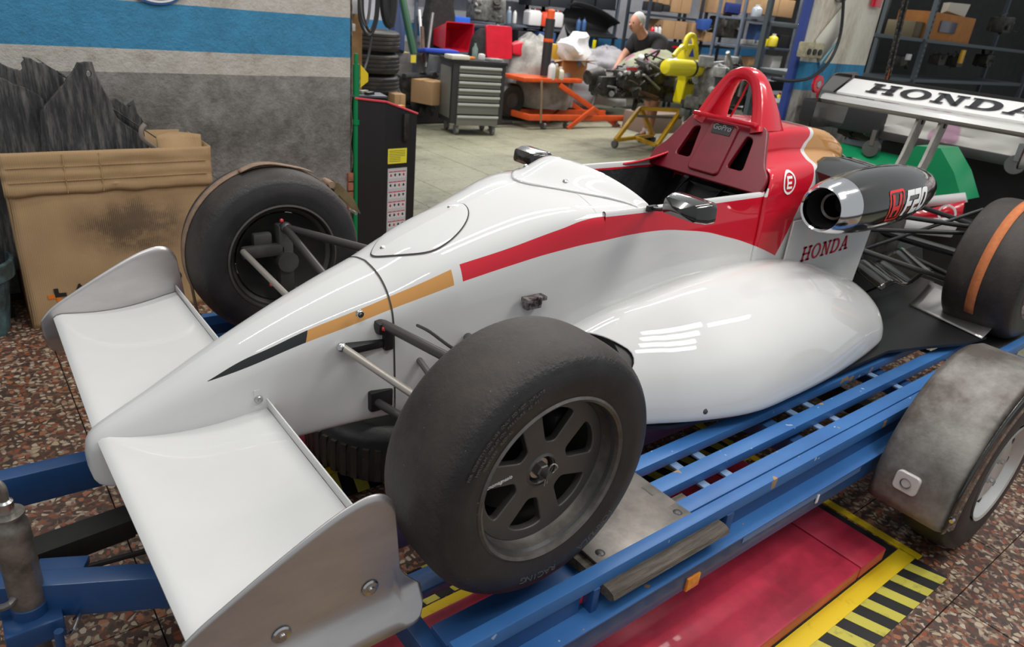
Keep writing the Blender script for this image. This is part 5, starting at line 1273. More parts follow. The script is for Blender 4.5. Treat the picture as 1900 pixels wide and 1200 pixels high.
# shelving against the back wall
shelf(5.5, 7.75, 8.65, .45, (.25, .75, 1.235, 1.72), 'grey steel shelving on the back wall behind the red trays')
shelf(7.75, 9.55, 8.65, .45, (.25, .75, 1.215, 1.65), 'grey steel shelving on the back wall left of the bare blue striped wall')
bottle(943, 12, 43, 9, 8.6, 'clear bottle of blue grey fluid on the back shelf', mat('grey blue fluid', (.2, .26, .33), .2), m_wp)
bottle(954, 16, 43, 7, 8.6, 'slim white bottle right of the clear fluid bottle', m_wp, m_blk2)
jerry(980, 14, 1004, 47, 8.6, 'large white canister on the back shelf', m_wp, m_redp)
jerry(1004, 18, 1024, 49, 8.6, 'bright red canister on the back shelf', mat('orange red plastic', (.70, .06, .02), .4), m_blk2)
jerry(1026, 18, 1044, 50, 8.6, 'white canister with a red cap right of the red canister', m_wp, m_redp)
for k, (u0, u1, lb) in enumerate(((985, 1018, 'leftmost'), (1020, 1058, 'second from left'), (1062, 1102, 'third from left'), (1106, 1142, 'rightmost'))):
    pb('storage_crate', u0, -12, u1, 12 + k * 2, 8.6, .35, mat('near black crate', (.02, .022, .028), .5), '%s of the dark crates on the top back shelf' % lb, 'crate', .01, 'dark crates on the top shelf')
bp = thing('black_boot_lid', 'big black moulded car panel on the lower back shelf', 'body panel', tuple(at(1105, 58, y=8.5)))
M().grid(lambda u, v: ((u - .5) * 1.2, .3 * math.sin(v * PI), .55 * v * (1 - .5 * u * u) - .1), 14, 8).build('panel_skin', m_blk2, bp, solid=.02)
for k, (u, lb) in enumerate(((1072, 'left of the two blue bottles on the lower back shelf'), (1082, 'right of the two blue bottles on the lower back shelf'))): bottle(u, 32, 57, 8, 8.6, lb, mat('blue drum plastic', (.05, .12, .28), .4), m_blk2, 'blue bottles on the lower shelf')
for k, (u0, v0, u1, v1, y, mm, lb) in enumerate(((1000, 60, 1030, 80, 8.6, m_dkblue, 'dark blue box under the white canister'), (960, 58, 985, 82, 8.6, m_blk2, 'black box on the low shelf behind the grey tarpaulin'), (1040, 62, 1058, 92, 8.6, m_blk2, 'black case on the low shelf left of the yellow clamp'))):
    pb('storage_box', u0, v0, u1, v1, y, .3, mm, lb, 'box')
pb('yellow_clamp', 1100, 74, 1105, 90, 8.2, .03, m_yb, 'small yellow clamp on the edge of the low back shelf', 'clamp')
shelf(9.15, 10.55, 7.5, .5, (.3, .75, 1.18, 1.62), 'dark steel shelving behind the yellow bodywork', m_shelf2)
shelf(10.7, 11.9, 7.5, .5, (.3, .75, 1.18, 1.62), 'dark steel shelving left of the blue post', m_shelf2)
carton(1243, -6, 1280, 24, 7.45, 'large brown carton on the top dark shelf', .4)
carton(1222, -10, 1242, 8, 7.45, 'small brown carton left of the large carton on the top dark shelf', .3)
carton(1226, 38, 1270, 72, 7.45, 'wide brown carton on the second dark shelf', .4)
carton(1280, 42, 1304, 74, 7.4, 'upright brown carton with a printed mark behind the yellow hoop', .35)
carton(1324, -4, 1360, 26, 7.3, 'brown carton on the top shelf above the grey machine parts', .35)
carton(1306, 60, 1322, 78, 7.35, 'small pale carton beside the machine parts on the second shelf', .3)
for k, (u, lb) in enumerate(((1208, 'first'), (1214, 'second'), (1221, 'third'))): bottle(u, 46, 70, 7, 7.45, '%s oil bottle from the left on the second dark shelf' % lb, (m_redp, m_wp, m_wp)[k], m_blk2, 'oil bottles on the dark shelf')
for k, (u0, u1, v0, lb) in enumerate(((1214, 1228, 4, 'left black case on the top dark shelf'), (1230, 1243, 10, 'right black case on the top dark shelf'))): pb('black_case', u0, v0, u1, 22, 7.45, .3, m_blk2, lb, 'case')
pb('black_bin', 1232, 78, 1268, 100, 7.4, .35, m_blk2, 'black bin with a red label behind the yellow bodywork', 'bin', extra=lambda t, w_, h_, d: M().box((0, -d / 2 - .003, h_ * .6), (w_ * .3, .004, h_ * .15)).build('red_label', m_redp, t))
clutter('gear_casing', tuple(at(1340, 74, y=7.4)), .45, 'dark gear casing on the second shelf above the grey engine', (m_iron, m_iron, m_al), 'engine part', seed=21, n=10)
pb('blue_bag', 1350, 6, 1388, 28, 7.2, .3, mat('navy bag', (.02, .04, .2), .7), 'navy blue bag on the top shelf', 'bag', .04, jit=.04)
pb('blue_valve', 1302, 36, 1318, 56, 7.25, .2, mat('mid blue bag', (.03, .09, .35), .6), 'blue cloth hanging from the top dark shelf', 'cloth', .03, jit=.03)
x0 = at(1380, 30, y=6).x; x1 = at(1482, 30, y=6).x
shelf(x0, x1, 6, .5, (.35, .80, 1.285, 1.70), 'grey blue steel shelving beside the striped pillar')
carton(1410, -4, 1470, 30, 6.0, 'long brown carton on the top shelf beside the pillar', .4)
bottle(1402, 8, 31, 14, 6.0, 'clear water bottle left of the long carton', mat('clear plastic', (.4, .45, .5), .15), m_wp)
bottle(1432, 62, 86, 12, 6.0, 'white tub with a yellow label on the middle shelf beside the pillar', mat('yellow white tub', (.75, .62, .05), .4), m_wp)
for k, (u0, v0, u1, v1, mm, lb) in enumerate(((1383, 74, 1408, 84, m_al_l, 'pale grey castings on the middle shelf beside the pillar'), (1418, 72, 1428, 86, m_yb, 'yellow tub on the middle shelf beside the pillar'), (1445, 66, 1466, 90, m_blk2, 'black machine part at the right of the middle shelf'), (1400, 45, 1412, 80, m_dkblue, 'dark blue canister at the back of the middle shelf'), (1388, 105, 1400, 122, m_card2, 'small cardboard box on the low shelf beside the pillar'), (1430, 104, 1446, 130, m_wp, 'white and blue part on the low shelf beside the pillar'))):
    pb('shelf_item', u0, v0, u1, v1, 6.05, .2, mm, lb, 'shelf item', jit=.015)
# grey tarpaulin over a car, red cowl, lower frame
tp = thing('covered_car', 'car shape wrapped in a rumpled grey dust sheet behind the orange lift table', 'covered car', (0, 0, 0))
def tarp(c, rx, rz_, ry, m, name, seed, amp=.09):
    q = M(); c = Vector(c)
    def f(u, v):
        a = u * 2 * PI; b = (v - .15) * PI / 2 * 1.15
        p = Vector((math.cos(a) * math.cos(b), math.sin(a) * math.cos(b), math.sin(b)))
        n = noise.noise(p * 2.2 + Vector((seed, 0, 0))) + .5 * noise.noise(p * 5 + Vector((seed, 3, 0))) - .9 * abs(noise.noise(Vector((a * 2.5 + b * 1.2, b * .9, seed))))
        k = 1 + amp * 1.6 * n
        return (c.x + p.x * rx * k, c.y + p.y * ry * k, c.z + p.z * rz_ * k)
    q.grid(f, 60, 26); return q.build(name, m, tp, angle=70)
tarp(at(985, 165, y=7.0), .62, .75, .7, m_tarp, 'dust_sheet', 1)
tarp(at(1050, 165, y=7.5), 1.1, .62, .8, m_tarp2, 'dust_sheet', 4)
tarp(at(1118, 140, y=7.4), .75, .45, .6, m_tarp2, 'dust_sheet', 8, .12)
c_ = at(1040, 100, y=7.3); M().add([(c_.x - .3, c_.y, c_.z - .2), (c_.x + .3, c_.y, c_.z - .15), (c_.x + .1, c_.y + .3, c_.z - .1), (c_.x + .02, c_.y + .02, c_.z + .42)], [(0, 1, 3), (1, 2, 3), (2, 0, 3)]).build('sheet_peak', m_tarp2, tp, solid=.01)
M().tube([at(940, 190, y=6.9), at(985, 200, y=6.9), at(1010, 203, y=6.9)], .05, n=10).build('chassis_tube', m_blk2, tp)
M().box((6.5, 7.3, .3), (2.0, .8, .25), bev=.05).build('chassis_box', m_blk2, tp)
# orange scissor lift table with things on it
ot = thing('lift_table', 'orange wheeled scissor lift table with a tilted top', 'lift table', (0, 0, 0))
def bar(a, b, w_, h_, name, m, par):
    a, b = Vector(a), Vector(b); d = b - a; up = Vector((0, 1, 0)); T = frame(a, d, up)
    return M().box((d.length / 2, 0, 0), (d.length, w_, h_), T=T, bev=.006).build(name, m, par)
yT = 6.15
A1, A2 = at(976, 146, y=yT), at(1078, 153, y=yT)
M().box(((A1.x + A2.x) / 2, yT + .25, (A1.z + A2.z) / 2), (A2.x - A1.x + .05, .5, .055), bev=.01).build('table_top', m_orl, ot)
zl = .16
B1, B2 = at(978, 233, y=yT), at(1152, 240, y=yT)
for yy in (0, .5):
    bar((B1.x, yT + yy, .17), (B2.x + .1, yT + yy, .13), .05, .08, 'base_rail', m_orl, ot)
    bar(at(1040, 158, y=yT) + Vector((0, yy + .02, 0)), at(1150, 236, y=yT) + Vector((0, yy + .02, 0)), .04, .07, 'scissor_arm', m_orl, ot)
    bar(at(1100, 200, y=yT) + Vector((0, yy - .03, 0)), at(1050, 238, y=yT) + Vector((0, yy - .03, 0)), .04, .06, 'scissor_arm', m_orl, ot)
M().box((B1.x + .02, yT + .25, .17), (.06, .56, .08), bev=.01).build('base_cross', m_orl, ot)
M().cyl(at(1005, 150, y=yT - .02), at(1003, 228, y=yT - .02), .016).build('prop_rod', mat('wooden prop', (.25, .17, .1), .6), ot)
for u in (1050, 1008, 1140):
    p = at(u, 247, y=yT); M().cyl((p.x - .02, yT + .02, .05), (p.x + .02, yT + .02, .05), .05, n=18).build('castor', m_rod, ot)
def on_table(u, v1): p = at(u, v1, y=6.3); return p
pole = thing('black_cylinder', 'tall black cylinder with orange bands standing on the lift table', 'cylinder', (at(1010, 143, y=6.3).x, 6.3, A1.z + .028))
hpx = at(1010, 38, y=6.3).z - A1.z
M().lathe([(0, 0), (.065, 0), (.065, hpx), (0, hpx)], 24).build('tube_body', m_blk2, pole); M().lathe([(.067, hpx * .60), (.070, hpx * .62), (.067, hpx * .66)], 24).build('orange_band', m_orl, pole)
M().lathe([(.05, hpx), (.05, hpx + .1), (.03, hpx + .12), (0, hpx + .12)], 20).build('orange_cap', m_orl, pole)
def openbox(t, w_, h_, d_):
    for s in (-1, 1): M().add([(s * w_ / 2, -d_ / 2, h_), (s * w_ / 2, d_ / 2, h_), (s * w_ * .85, d_ / 2, h_ - .03), (s * w_ * .85, -d_ / 2, h_ - .03)], [(0, 1, 2, 3)]).build('flap', m_card2, t, solid=.006)
    M().add([(-w_ / 2, -d_ / 2, h_), (w_ / 2, -d_ / 2, h_), (w_ * .6, -d_ * .9, h_ + .03), (-w_ * .5, -d_ * .9, h_ + .02)], [(0, 1, 2, 3)]).build('flap', m_card2, t, solid=.006)
    M().box((w_ * .1, -d_ / 2 - .03, h_ * .95), (.04, .01, .08)).build('blue_tape', mat('blue tape', (.05, .3, .7), .5), t)
pb('carton', 1040, 113, 1086, 150, 6.35, .4, mat('orange brown cardboard', (.42, .20, .07), .8), 'open orange brown carton on the lift table with a white bag in it', 'box', .004, extra=openbox)
p = at(1064, 92, y=6.5)
tag(M().icos((0, 0, 0), .26, 3, (1.1, .7, .85), jit=.4).jitter(.05, 5).build('plastic_bag', mat('crumpled white plastic', (.75, .76, .78), .3, spec=.6)), 'crumpled white plastic bag bulging out of the open carton', 'bag', loc=tuple(p))
pb('yellow_box', 1022, 82, 1036, 120, 6.5, .2, mat('ochre cardboard', (.62, .36, .03), .7), 'ochre yellow box behind the bottles on the lift table', 'box')
for k, (u, v0, wp_, mm, cp, lb) in enumerate(((1022, 112, 10, m_wp, m_dkblue, 'white bottle nearest the black cylinder on the lift table'), (1030, 118, 9, mat('amber glass', (.3, .2, .08), .2), m_wp, 'amber jar with a white lid in the middle of the lift table bottles'), (1038, 124, 10, mat('cream plastic', (.6, .56, .45), .4), m_wp, 'cream jar, rightmost of the bottles on the lift table'))):
    bottle(u, v0, 148, wp_ * 1.3, 6.2, lb, mm, cp)
# person in a black t-shirt bending over the engine
pr = thing('person', 'grey-haired person in a black t-shirt and pale shorts bending over the engine', 'person', (6.95, 5.22, 0))
m_skin = mat('skin', (.50, .24, .16), .55, var=.1); m_tee = mat('black t-shirt', (.012, .012, .014), .9); m_short = mat('pale grey shorts', (.42, .44, .43), .85); m_shoe = mat('black trainer', (.03, .03, .035), .6); m_hair = mat('short grey hair', (.45, .44, .43), .8, bump=.6, bscale=90); m_sock = mat('white sock', (.6, .6, .58), .9)
def skin(name, verts, edges, radii, m, par, sub=2):
    me = bpy.data.meshes.new(name); me.from_pydata([Vector(v) for v in verts], edges, [])
    o = bpy.data.objects.new(name, me); COL.objects.link(o); o.parent = par; me.materials.append(m)
    md = o.modifiers.new('skin', 'SKIN'); md.use_smooth_shade = True
    sv = me.skin_vertices[0].data if me.skin_vertices else None
    if sv is None:
        bm = bmesh.new(); bm.from_mesh(me); bm.verts.layers.skin.verify(); bm.to_mesh(me); bm.free(); sv = me.skin_vertices[0].data
    for i, r in enumerate(radii): sv[i].radius = r if isinstance(r, tuple) else (r, r)
    sv[0].use_root = True
    s_ = o.modifiers.new('sub', 'SUBSURF'); s_.levels = sub; s_.render_levels = sub
    return o
# local frame: X right in the picture; the person leans to the left
V = [(.08, 0, .86), (.0, 0, 1.0), (-.13, -.02, 1.16), (-.26, -.03, 1.28), (-.40, -.04, 1.36), (-.48, -.05, 1.42), (-.53, -.05, 1.47),
     (-.24, -.22, 1.26), (-.42, -.30, 1.04), (-.62, -.24, .87), (-.70, -.22, .85),
     (-.28, .17, 1.27), (-.46, .2, 1.06), (-.66, .1, .90), (-.74, .06, .88),
     (.06, -.10, .80), (-.02, -.11, .46), (-.02, -.11, .09), (-.13, -.12, .035),
     (.08, .11, .80), (.14, .12, .46), (.16, .13, .09), (.05, .13, .035)]
E = [(0, 1), (1, 2), (2, 3), (3, 4), (4, 5), (5, 6), (3, 7), (7, 8), (8, 9), (9, 10), (3, 11), (11, 12), (12, 13), (13, 14), (0, 15), (15, 16), (16, 17), (17, 18), (0, 19), (19, 20), (20, 21), (21, 22)]
Rr = [.13, (.13, .15), (.14, .16), (.11, .14), .06, .07, .08, .07, .055, .042, .034, .07, .055, .042, .034, .10, .062, .04, .04, .10, .062, .04, .04]
skin('body', V, E, Rr, m_skin, pr)
skin('t_shirt', [V[0], V[1], V[2], V[3], (-.42, -.045, 1.365), V[7], tuple(Vector(V[7]) * .25 + Vector(V[8]) * .75), V[11], tuple(Vector(V[11]) * .25 + Vector(V[12]) * .75)], [(0, 1), (1, 2), (2, 3), (3, 4), (3, 5), (5, 6), (3, 7), (7, 8)], [(.17, .19), (.19, .21), (.20, .24), (.17, .23), .11, .12, .10, .12, .10], m_tee, pr)
skin('shorts', [V[0], (-.03, 0, .92), V[15], (-.01, -.11, .52), V[19], (.10, .12, .52)], [(0, 1), (0, 2), (2, 3), (0, 4), (4, 5)], [.17, .16, .135, .115, .135, .115], m_short, pr)
hd = Vector((-.565, -.055, 1.49))
M().icos(hd, .098, 3, (1.0, .78, 1.18)).build('head', m_skin, pr)
M().icos(hd + Vector((.03, 0, .035)), .100, 3, (1.0, .82, 1.05)).build('hair', m_hair, pr)
for s in (-1, 1): M().icos(hd + Vector((.01, s * .080, -.02)), .024, 2, (.8, .4, 1.2)).build('ear', m_skin, pr)
M().icos(hd + Vector((-.105, 0, -.03)), .020, 2, (1.2, .7, 1)).build('nose', m_skin, pr)
for s in (-1, 1): M().icos(hd + Vector((-.088, s * .032, .005)), .010, 1).build('eye', m_blk2, pr)
M().box(hd + Vector((-.088, 0, -.065)), (.012, .045, .008), bev=.003).build('mouth', m_rust, pr)
for k, w0 in enumerate((10, 14)):
    wv = Vector(V[w0])
    for f in range(5):
        off = (f - 2) * .017; L_ = (.055, .075, .08, .074, .06)[f] if f else .05
        st_ = wv + Vector((-.01, off, 0)) if f else wv + Vector((.01, -.03 if k == 0 else .03, -.005))
        M().tube([st_, st_ + Vector((-L_ * .6, (off * .3), -.004)), st_ + Vector((-L_, off * .4, -.03))], [.0095, .009, .007], n=8, sub=3).build('finger', m_skin, pr)
for i, j in ((17, 18), (21, 22)):
    a, b = Vector(V[i]), Vector(V[j])
    M().tube([a + Vector((0, 0, .05)), a + Vector((0, 0, -.02))], .047, n=14).build('sock', m_sock, pr)
    M().loft([[(a.x + x, a.y + yy * k, z) for yy, z in rpoly([(-.045, .0), (.045, .0), (.04, h_), (-.04, h_)], .02)] for x, k, h_ in ((.05, .8, .08), (.02, 1, .09), (-.06, 1.05, .075), (-.14, 1.05, .055), (-.19, .7, .04))]).build('shoe', m_shoe, pr)
# engine and gearbox on yellow stands, floral cloth, yellow bodywork
ys = thing('engine_stand', 'pair of yellow tubular stands on castors carrying the oily engine and gearbox', 'stand', (0, 0, 0))
def foot(u0, v0, u1, v1, ut, vt, y0, y1):
    a, b, t = at(u0, v0, y=y0), at(u1, v1, y=y1), at(ut, vt, y=(y0 + y1) / 2)
    a.z = b.z = .10
    for p in (a, b): bar(p, t, .05, .05, 'stand_leg', m_ystand, ys); M().cyl((p.x - .02, p.y, .05), (p.x + .02, p.y, .05), .048, n=16).build('castor', m_rod, ys)
    bar(a, b, .05, .045, 'stand_foot', m_ystand, ys); return a, b, t
f1 = foot(1140, 272, 1210, 262, 1188, 200, 4.85, 5.05)
f2 = foot(1216, 282, 1287, 270, 1264, 205, 4.45, 4.65)
bar(f1[2], f2[2], .05, .05, 'top_rail', m_ystand, ys); bar((f1[0] + f1[1]) / 2, f2[0], .05, .045, 'floor_rail', m_ystand, ys)
M().cyl(f1[2] + Vector((-.1, 0, -.1)), f2[2] + Vector((.1, 0, -.1)), .016).build('cross_rod', m_rod, ys)
cE = at(1175, 196, y=4.8)
e1 = clutter('gearbox_and_engine', (cE.x, 4.85, .60), .62, 'long oily engine and gearbox resting on the yellow stands', (m_iron, m_iron, m_al, m_blk2, m_al, m_iron, m_rust), 'engine', seed=3, n=46, sc=(1.7, .5, .55))
M().cyl((-.86, -.05, .26), (-.66, -.05, .28), .08, .11, n=24).build('clutch_housing', m_iron, e1)
M().cyl((.75, -.36, .12), (.75, -.2, .14), .15, n=24).build('drive_flange', m_al_l, e1); M().cyl((.75, -.44, .12), (.75, -.3, .14), .08, n=20).build('drive_hub', m_al_l, e1)
M().box((-.42, -.33, .36), (.16, .02, .11)).build('red_tag', m_redp, e1)
q = M().cyl(at(1145, 134, y=4.7), at(1175, 130, y=4.7), .05, n=16); tag(q.build('intake_hose', m_blk2), 'thick black intake hose on top of the oily engine', 'hose')
clutter('bell_housing', tuple(at(1118, 178, y=4.75)), .26, 'grey bell housing with pale pipes at the left end of the oily engine', (m_iron, m_al, m_al_l, m_blk2), 'engine part', seed=50, n=26)
clutter('carburettor', tuple(at(1160, 165, y=4.6)), .24, 'small carburettor with pale fittings in the middle of the oily engine', (m_iron, m_al_l, m_al, m_rust), 'engine part', seed=53, n=24)
e2 = clutter('wiring_cluster', tuple(at(1205, 160, y=4.8)), .42, 'cluster of black wiring and valves on top of the oily engine', (m_iron, m_iron, m_al, m_blk2, m_al_l), 'engine part', seed=14, n=34, sc=(1, .7, .8))
cE = at(1218, 108, y=4.95)
fc_ = M().grid(lambda u, v: (cE.x + (u - .5) * 1.15, cE.y + (v - .5) * .5, cE.z + .16 * math.sin(u * PI) + .05 * noise.noise(Vector((u * 6, v * 5, 1))) - .22 * abs(v - .5) - .10 * (1 - u) ** 2 - .12 * u ** 3), 30, 14)
def floral(name, ca, cb, sc):
    m = mat(name, ca, .85); g = NG(m); geo = g.node('ShaderNodeNewGeometry'); v = g.node('ShaderNodeTexVoronoi'); v.inputs['Scale'].default_value = sc; g.link(geo.outputs['Position'], v.inputs[0])
    g.link(g.ramp(g.math('ADD', v.outputs[0], g.math('MULTIPLY', g.noise(geo.outputs['Position'], 12), .25)), (.48, cb), (.56, ca)), g.b.inputs['Base Color']); return m
tag(fc_.build('patterned_cloth', floral('faded floral cloth', (.27, .28, .19), (.30, .13, .19), 5), solid=.02), 'faded green and pink patterned cloth draped over the engine', 'cloth')
yb = thing('yellow_bodywork', 'yellow racing car cover with a roll hoop and long air tube', 'car body', (0, 0, 0))
yy = 4.38
pts = [at(*p, y=yy) for p in ((1252, 68), (1258, 108), (1268, 125), (1272, 112), (1300, 110), (1308, 122), (1300, 140), (1306, 160), (1296, 178), (1298, 188), (1268, 190), (1272, 150))]
o0 = at(1280, 150, y=yy)
M().poly([rpoly([(p.x - o0.x, p.z - o0.z) for p in [at(*q, y=yy) for q in ((1270, 112), (1276, 86), (1292, 86), (1294, 108), (1306, 120), (1300, 142), (1304, 160), (1294, 172), (1296, 186), (1262, 190), (1272, 150))]], .02)], .10, frame(tuple(o0 + Vector((0, .05, 0))), (1, 0, 0), (0, 0, 1)), bev=.02).build('body_cover', m_yb, yb)
M().tube([at(1270, 92, y=yy), at(1274, 74, y=yy), at(1281, 66, y=yy), at(1288, 70, y=yy), at(1291, 92, y=yy)], .035, sub=5, n=12).build('roll_hoop', m_yb, yb)
M().tube([at(1250, 104, y=yy), at(1262, 90, y=yy), at(1274, 86, y=yy)], .03, sub=4).build('side_bar', m_yb, yb)
a, b = at(1232, 124, y=yy - .2), at(1296, 127, y=yy - .2)
M().tube([a - Vector((.0, 0, 0)), a + (b - a) * .03, a + (b - a) * .1, b], [.03, .075, .095, .095], n=20).build('air_tube', m_yb, yb)
c_ = a + (b - a) * .75; M().tube([c_, c_ + (b - a) * .06], .099, n=20).build('tube_band', m_blk2, yb)
Ty = frame(tuple(at(1286, 152, y=yy - .03)), (1, 0, 0), (0, 0, 1)); M().text('ARMY', .085, Ty, th=.002, off=.002).build('cover_lettering', BK, yb)
M().poly([rpoly([(-.05, .05), (.05, .05), (.05, .14), (0, .22), (-.05, .14)], .01)], .003, frame(tuple(at(1288, 152, y=yy - .03) + Vector((0, 0, .02))), (1, 0, 0), (0, 0, 1))).build('crest_mark', BK, yb)
M().poly([[(-.05, -.04), (.05, -.04), (0, .06)]], .003, frame(tuple(at(1284, 99, y=yy - .025)), (1, 0, 0), (0, 0, 1))).build('triangle_mark', mat('blue print', (.03, .06, .4), .4), yb)
# bench with grey engine, cloth and castings between the yellow cover and the roll hoop
wb_ = thing('work_bench', 'grey steel bench carrying engines behind the roll hoop', 'bench', (7.0, 4.0, 0))
M().box((.9, .3, .75), (2.2, .6, .05), bev=.01).build('bench_top', m_shelf2, wb_)
for x in (0, 1.8):
    for y in (.05, .55): M().box((x, y, .37), (.06, .06, .74)).build('bench_leg', m_shelf2, wb_)
clutter('grey_engine', tuple(at(1330, 205, y=4.05)), .62, 'pale grey stripped engine block standing behind the red roll hoop', (m_al, m_al_l, m_al_l, m_iron, m_al), 'engine', seed=31, n=40, sc=(1, .6, .95))
clutter('coolant_pump', tuple(at(1300, 225, y=4.2)), .34, 'small grey pump below the yellow body cover', (m_al, m_al_l, m_al, m_iron), 'engine part', seed=37, n=20, sc=(1.3, .7, .8))
c_ = at(1335, 128, y=4.6)
tag(M().grid(lambda u, v: (c_.x + (u - .5) * 1.1, c_.y + (v - .5) * .6, c_.z + .14 * math.sin(u * PI) * math.sin(v * PI) + .05 * noise.noise(Vector((u * 7, v * 5, 8))) - .1), 26, 14).build('grey_cloth', m_tarp, solid=.02), 'dark grey cloth heaped behind the pale engine', 'cloth')
clutter('wheel_hub', tuple(at(1322, 240, y=4.3)), .3, 'dark suspension part on the floor under the bench', (m_iron, m_al, m_rust, m_al), 'car part', seed=44, n=14)
pb('plastic_tub', 1196, 212, 1262, 255, 5.6, .5, mat('brown grey tub', (.22, .16, .13), .6), 'large brownish storage tub on the floor behind the yellow stands', 'tub', .03)
pb('bench_drawer', 1400, 150, 1452, 168, 4.1, .5, m_shelf2, 'dark drawer unit seen right of the roll hoop', 'drawer unit')
bottle(1442, 172, 195, 8, 4.0, 'yellow bottle on the bench right of the roll hoop', m_yb, m_redp)
# things on the pillar
sk = thing('socket_box', 'dirty cream socket box on the pillar above the blue stripe', 'socket box', tuple(at(1497, 92, y=P_y)))
M().box((0, -.03, 0), (.24, .06, .10), bev=.01).build('box_body', mat('dirty cream plastic', (.46, .42, .27), .5, var=.4, vscale=20), sk)
for k in range(3): M().cyl((-.07 + .07 * k, -.06, -.01), (-.07 + .07 * k, -.07, -.01), .02, n=12).build('socket', m_blk2, sk)
M().tube([at(1532, -20, y=P_y - .05), at(1555, 40, y=P_y - .06), at(1545, 90, y=P_y - .06), at(1520, 138, y=P_y - .08), at(1480, 150, y=P_y - .09), at(1430, 148, y=P_y - .09)], .011, sub=6)
tag(M().tube([at(1566, -20, y=P_y - .05), at(1560, 60, y=P_y - .06), at(1540, 112, y=P_y - .06), at(1508, 142, y=P_y - .08), at(1470, 150, y=P_y - .09), at(1432, 146, y=P_y - .09)], .011, sub=6).build('black_cable', m_blk2), 'black cable sagging down the face of the pillar', 'cable')
rh = thing('red_handwheel', 'round red fan-like valve wheel at the foot of the black cable on the pillar', 'valve', tuple(at(1517, 156, y=P_y - .1)))
M().lathe([(.028, -.01), (.06, -.01), (.062, 0), (.06, .01), (.028, .01)], 30, Matrix.Rotation(PI / 2, 4, 'X'), closed=True).build('wheel_rim', m_redp, rh)
for k in range(10):
    a = 2 * PI * k / 10; M().box((.020 * math.cos(a), -.012, .020 * math.sin(a)), (.008, .004, .008)).build('wheel_tooth', m_wp, rh)
M().cyl((0, -.016, 0), (0, .02, 0), .022, n=16).build('wheel_hub', m_steel, rh); M().box((.05, 0, -.06), (.03, .03, .07), bev=.006, rz=.3).build('red_body', m_redp, rh)
pp_ = thing('paper_sheets', 'torn pale papers taped to the pillar beside the cable', 'papers', tuple(at(1540, 60, y=P_y - .01)))
M().add([(-.16, 0, -.06), (.10, 0, .20), (.12, 0, -.02), (-.04, 0, -.20)], [(0, 1, 2, 3)]).build('paper', mat('pale paper', (.60, .58, .50), .8), pp_, solid=.004)
M().add([(-.04, -.005, -.20), (.12, -.005, -.05), (.10, -.005, -.10), (-.02, -.005, -.24)], [(0, 1, 2, 3)]).build('blue_strip', mat('pale blue strip', (.25, .5, .6), .6), pp_, solid=.003)
M().cyl((.0, -.02, .24), (.02, .0, .24), .045, n=16).build('clip', m_rod, pp_)
rs_ = M().box((0, 0, 0), (.14, .012, .10), bev=.004); tag(rs_.build('red_warning_sign', m_redp), 'red sign cut by the top edge at the right of the pillar', 'sign', loc=tuple(at(1628, 0, y=P_y - .02)))
clx = thing('chain', 'oily hanging hoist chain right of the pillar', 'chain', tuple(at(1690, -40, y=1.2)))
q0 = at(1690, -40, y=1.2); q1 = at(1645, 150, y=1.2); n_ = 34
for k in range(n_):
    t_ = k / n_; p = (q1 - q0) * t_
    M().tube([(p.x + .022 * math.cos(a) * (1 if k % 2 else .3), p.y + .022 * math.cos(a) * (0 if k % 2 else .9), p.z + .036 * math.sin(a)) for a in [i * PI / 5 for i in range(10)]], .009, n=6, closed=True).build('chain_link', m_iron, clx)
# dark shelving at the right
sy_ = 2.05
x0 = at(1600, 80, y=sy_).x; x1 = at(1925, 80, y=sy_).x
sr = shelf(5.3, x1, sy_, .5, (.5, .95, 1.225, 1.62), 'dark grey slotted steel shelving at the right behind the rear wing', mat('slotted grey steel', (.10, .12, .13), .5, metal=.4), top=2.6, xs=(0, at(1715, 80, y=sy_).x - 5.3, x1 - 5.3))
for k in range(22): M().box((at(1715, 80, y=sy_).x - 5.3, -.0245, 1.0 + .05 * k), (.012, .004, .022)).build('slot', m_blk2, sr)
xw = at(1535, 60, y=3.1).x
struct(M().box((xw + 4, 3.15, 1.6), (8.0, .1, 3.2)).build('wall_store', m_dark, smooth=False))
pb('orange_carton', 1712, 25, 1797, 80, sy_ + .06, .35, mat('orange brown box', (.45, .17, .03), .7, var=.2), 'big orange brown carton on the dark shelving at the right', 'box', extra=lambda t, w_, h_, d: M().box((-w_ * .1, -d / 2 - .01, h_ * .55), (w_ * .35, .02, h_ * .4), bev=.01).build('grey_panel', mat('grey glass', (.12, .12, .15), .2), t))
pb('paper_bag', 1758, 5, 1790, 28, sy_ + .1, .1, mat('cream paper', (.6, .57, .48), .8), 'crumpled cream paper on top of the orange brown carton', 'paper', jit=.05)
pb('wire_basket', 1690, 40, 1722, 74, sy_ + .1, .3, mat('brassy wire', (.14, .11, .06), .5, metal=.4), 'brassy wire basket left of the orange brown carton', 'basket')
rnd = random.Random(4)
for k, (u, v, r, lb) in enumerate(((1665, 120, .13, 'dark part at the left end of the lower right shelf'), (1735, 118, .14, 'dark round part in the middle of the lower right shelf'), (1768, 122, .15, 'dark grey part right of the middle of the lower right shelf'), (1820, 122, .18, 'dark motor at the right end of the lower right shelf'), (1850, 60, .22, 'dark machine on the upper right shelf near the edge'))):
    clutter('shelf_part', tuple(at(u, v + 4, y=sy_ + .2)), r, lb, (m_iron, m_iron, m_blk2, m_rod), 'machine part', seed=60 + k, n=9)
pb('yellow_strip', 1780, 92, 1786, 118, sy_, .03, m_ystand, 'yellow strip standing on the lower right shelf', 'strip')
pb('white_label', 1683, 100, 1690, 112, sy_, .03, m_wp, 'small white label on the lower right shelf', 'label')
